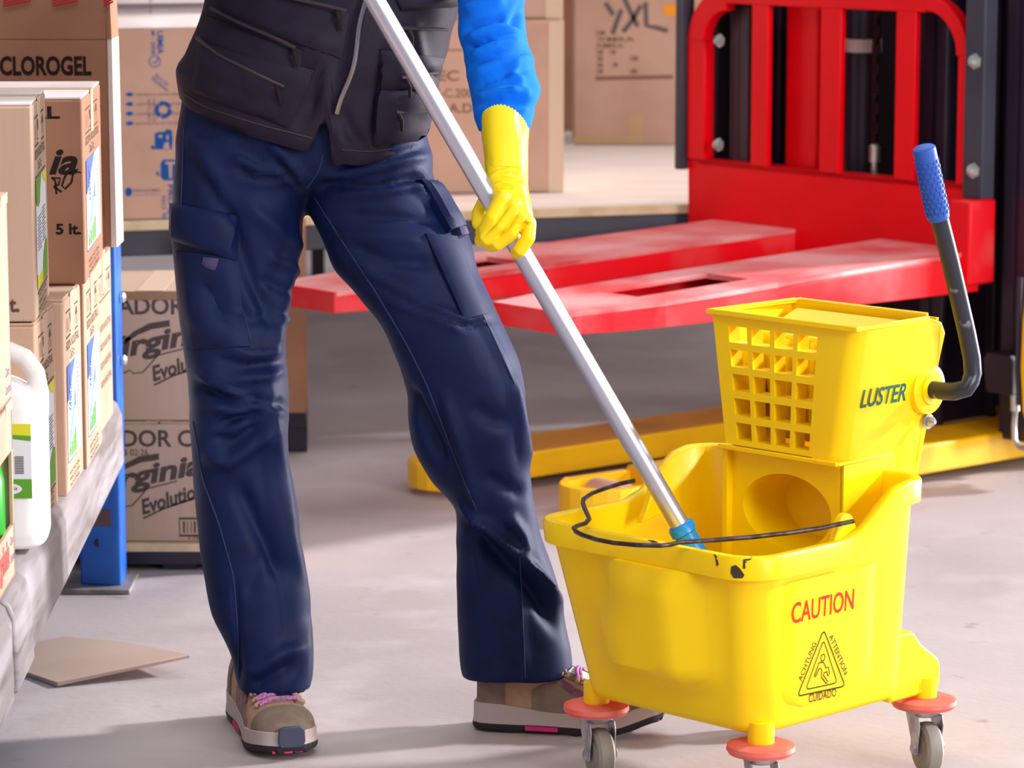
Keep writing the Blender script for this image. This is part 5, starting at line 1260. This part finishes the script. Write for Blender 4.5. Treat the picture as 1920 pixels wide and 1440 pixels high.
# pinked cuff: a thin flaring collar with a zigzag edge, dipping at the sides
cf = MB(); NC = 96; r0 = []; r1 = []; r2 = []; r3 = []
for k in range(NC):
    q = 2 * math.pi * k / NC; c, s_ = math.cos(q), math.sin(q)
    x = 946.5 + 45.5 * math.copysign(abs(c) ** .86, c); front = max(0, -s_)
    top = 240 - 44 * (max(0, 1 - ((x - 938) / 52) ** 2)) ** .8 if s_ < 0 else 244
    top += (2.2 if k % 2 else -1.2)
    dy = .066 + .040 * math.copysign(abs(s_) ** .86, s_)
    xb = 949 + 41.5 * math.copysign(abs(c) ** .86, c)
    r0.append(G(949 + (xb - 949) * .93, 312, .030 + .0305 * math.copysign(abs(s_) ** .86, s_))); r1.append(G(x, top, dy)); r2.append(G(946.5 + (x - 946.5) * .955, top, .066 + (dy - .066) * .94)); r3.append(G(949 + (xb - 949) * .90, 312, .030 + .028 * math.copysign(abs(s_) ** .86, s_)))
m0 = [(a * .55 + b * .45) + Vector((0, -.0010 * math.sin(2 * math.pi * i / NC * 5), 0)) for i, (a, b) in enumerate(zip(r0, r1))]
cf.loft([r3, r0, m0, r1, r2, r3], False, False)
cf.build('glove_cuff', M['glove'], go_, auto=60)
# the other hand's glove, higher up the pole
g2 = go_.copy(); COL.objects.link(g2); g2.parent = PE; g2.location = PD * .62
g3 = [c_ for c_ in go_.children][0].copy(); COL.objects.link(g3); g3.parent = g2
# ------------------------------------------------------------------ shoes
def shoe(name, heel, yaw, label, toe_up, hide=False):
    t = bpy.data.objects.new(name, None); COL.objects.link(t); t.location = Vector(heel) - BASE[PE]; t.parent = PE; BASE[t] = Vector(heel)
    d = Vector((math.cos(yaw), math.sin(yaw), 0)); s_ = Vector((-d.y, d.x, 0)); Lg = .272
    def wid(x):
        k = x / Lg
        return interp([(0, .022), (.04, .030), (.15, .034), (.35, .034), (.55, .040), (.72, .0475), (.86, .045), (.95, .034), (1, .018)], k)[0]
    def lift(x): return toe_up * smooth(.70, 1.02, x / Lg) + .002
    def S(x, y, z): return Vector(heel) + d * x + s_ * y + Vector((0, 0, z + lift(x)))
    N = 28
    def slab(z0, z1, g0, g1, name_, m, wave=0):
        xs = [Lg * (.5 - .5 * math.cos(math.pi * k / N)) for k in range(N + 1)]
        lo = []; hi = []
        L_ = [(x, wid(x)) for x in xs]; ring0 = [(x, w) for x, w in L_] + [(x, -w) for x, w in L_[::-1]]
        def zz(x): return z1 + (.010 * (1 - smooth(.10, .45, x / Lg)))
        mb = MB(); mb.loft([[S(Lg / 2 + (x - Lg / 2) * (1 + (g0) / .136), y * (1 + g0 / .045), z0 + (wave * (.5 + .5 * math.sin(i * 1.9)) if wave else 0)) for i, (x, y) in enumerate(ring0)],
                            [S(Lg / 2 + (x - Lg / 2) * (1 + g1 / .136), y * (1 + g1 / .045), (z0 + z1) / 2) for x, y in ring0],
                            [S(Lg / 2 + (x - Lg / 2) * (1 + g1 / .136), y * (1 + g1 / .045), (zz(x) if name_ == 'midsole' else z1)) for x, y in ring0]])
        return mb.build(name_, m, t, bevel=.0015)
    slab(0, .013, .001, .004, 'outsole', M['outsole'], .003)
    slab(.011, .032, .004, .0025, 'midsole', M['midsole'])
    for x in (.085, .10, .115):
        for sg in (1, -1): MB().hexa([S(x + a, sg * y, z) for z in (.0045, .011) for a, y in ((-.009, wid(x) + .0048), (.009, wid(x) + .0048), (.009, wid(x) - .01), (-.009, wid(x) - .01))]).build('sole_lug', M['magenta'], t)
    for y in (-.02, -.004, .012): MB().hexa([S(Lg * 1.005 + a, y + b, z) for z in (.001, .0075) for a, b in ((-.03, -.006), (.002 - abs(y) * .25, -.006), (.002 - abs(y) * .25, .006), (-.03, .006))]).build('sole_lug', M['magenta'], t)
    # upper
    def top(x):
        return interp([(0, .098), (.10, .104), (.22, .104), (.32, .108), (.42, .100), (.54, .086), (.66, .074), (.78, .066), (.88, .058), (.95, .046), (1, .034)], x / Lg)[0]
    def U(x, q, off=0):     # q 0 .. pi, over the foot from one side to the other
        w = wid(x) - .001; h = top(x) - .026; c, sn = math.cos(q), math.sin(q); e = 2.6 if x / Lg > .6 else 2.9
        k = 1 - .28 * smooth(.0, 1, sn) * (1 if x / Lg < .62 else .4)
        y = math.copysign(abs(c) ** (2 / e), c) * w; z = .026 + abs(sn) ** (2 / e) * h
        nrm = Vector((0, c, sn * .9 + .05))
        xx = min(max(x, .004), Lg - .004)
        if x > Lg - .02: nrm.x = 1.0
        if x < .02: nrm.x = -1.0
        nrm.normalize()
        return S(xx + nrm.x * off, y + nrm.y * off, z + nrm.z * off)
    NX, NQ = 40, 24
    up = MB(); up.loft([[U(Lg * (.5 - .5 * math.cos(math.pi * i / NX)), math.pi * j / NQ) for j in range(NQ + 1)] for i in range(NX + 1)], True, True, closed=False)
    up.build('upper', M['nubuck'], t, auto=60)
    def over(name_, m, x0, x1, q0, q1, off, n=10, shape=None):
        mb = MB(); rw = []
        for i in range(n + 1):
            x = x0 + (x1 - x0) * i / n; a, b = (q0, q1) if shape is None else shape(i / n); rw.append([U(x, a + (b - a) * j / n, off) for j in range(n + 1)])
        lo = [[U(x0 + (x1 - x0) * i / n, ((q0, q1) if shape is None else shape(i / n))[0] + (((q0, q1) if shape is None else shape(i / n))[1] - ((q0, q1) if shape is None else shape(i / n))[0]) * j / n, -.002) for j in range(n + 1)] for i in range(n + 1)]
        vs = [p for r in rw for p in r] + [p for r in lo for p in r]; K = (n + 1) ** 2; fs = []
        for i in range(n):
            for j in range(n): a = i * (n + 1) + j; fs.append((a, a + 1, a + n + 2, a + n + 1))
        rim = list(range(n + 1)) + [i * (n + 1) + n for i in range(1, n + 1)] + [n * (n + 1) + j for j in range(n - 1, -1, -1)] + [i * (n + 1) for i in range(n - 1, 0, -1)]
        fs += [(rim[k], rim[(k + 1) % len(rim)], K + rim[(k + 1) % len(rim)], K + rim[k]) for k in range(len(rim))]
        return mb.add(vs, fs).build(name_, m, t, auto=60)
    over('toe_cap', M['suede'], .226, Lg - .001, .02, math.pi - .02, .0022, 16)
    over('vamp', M['nubuck'], .205, .232, .8, math.pi - .8, .0012)
    over('tongue', M['tongue'], .10, .210, 1.1, math.pi - 1.1, .0016)
    for sg_ in (0, 1):
        m_ = (lambda a: a) if sg_ == 0 else (lambda a: math.pi - a)
        over('side_panel', M['suede'], .085, .20, m_(.02), m_(.55), .0022, 8, lambda f, m_=m_: (m_(.02), m_(.30 + .35 * math.sin(math.pi * min(1, f * 1.15)))))
        over('mesh_panel', M['purple'], .105, .165, m_(.42), m_(.85), .0030, 8, lambda f, m_=m_: (m_(.72 - .42 * f), m_(.92 - .30 * f)))
        over('eyelet_stay', M['suede'], .100, .218, m_(.92), m_(1.22), .0032, 8)
    over('heel_counter', M['suede'], .001, .045, .02, math.pi - .02, .0024, 12, lambda f: (.02 , math.pi - .02))
    MB().prism([S(Lg + .004 - .9 * y * y * 10 * .02, y, z) for y, z in ((-.016, .010), (.016, .010), (.020, .018), (.019, .036), (.012, .041), (-.012, .041), (-.019, .036), (-.020, .018))], d * .005).build('toe_bumper', M['bumper'], t, bevel=.002)
    for k, x in enumerate((.210, .193, .174, .152, .128)):
        lc = MB(); q = [1.02 + (math.pi - 2.04) * j / 10 for j in range(11)]
        lc.tube([U(x + (.004 if k % 2 else -.003) * math.sin(3 * a), a, .0062) for a in q], .0028, 8)
        lc.tube([U(x - .006 + .012 * (j / 10), a, .0054) for j, a in enumerate(q)], .0026, 8)
        lc.build('lace', M['lace'], t)
        for qq in (1.02, math.pi - 1.02): MB().capsule([U(x, qq - .08, .005), U(x, qq + .08, .005)], [.004, .004], 8).build('lace_loop', M['nubuck'], t)
    return t
ht = atz(478, 1388, 0)
tA = atz(544, 1424, 0); ang = math.radians(-72); shoe('shoe', tA - Vector((math.cos(ang), math.sin(ang), 0)) * .268, ang, '', .008)
hB = atz(888, 1372, 0); shoe('shoe', hB + Vector((.006, .032, 0)), math.radians(-9), '', .022)
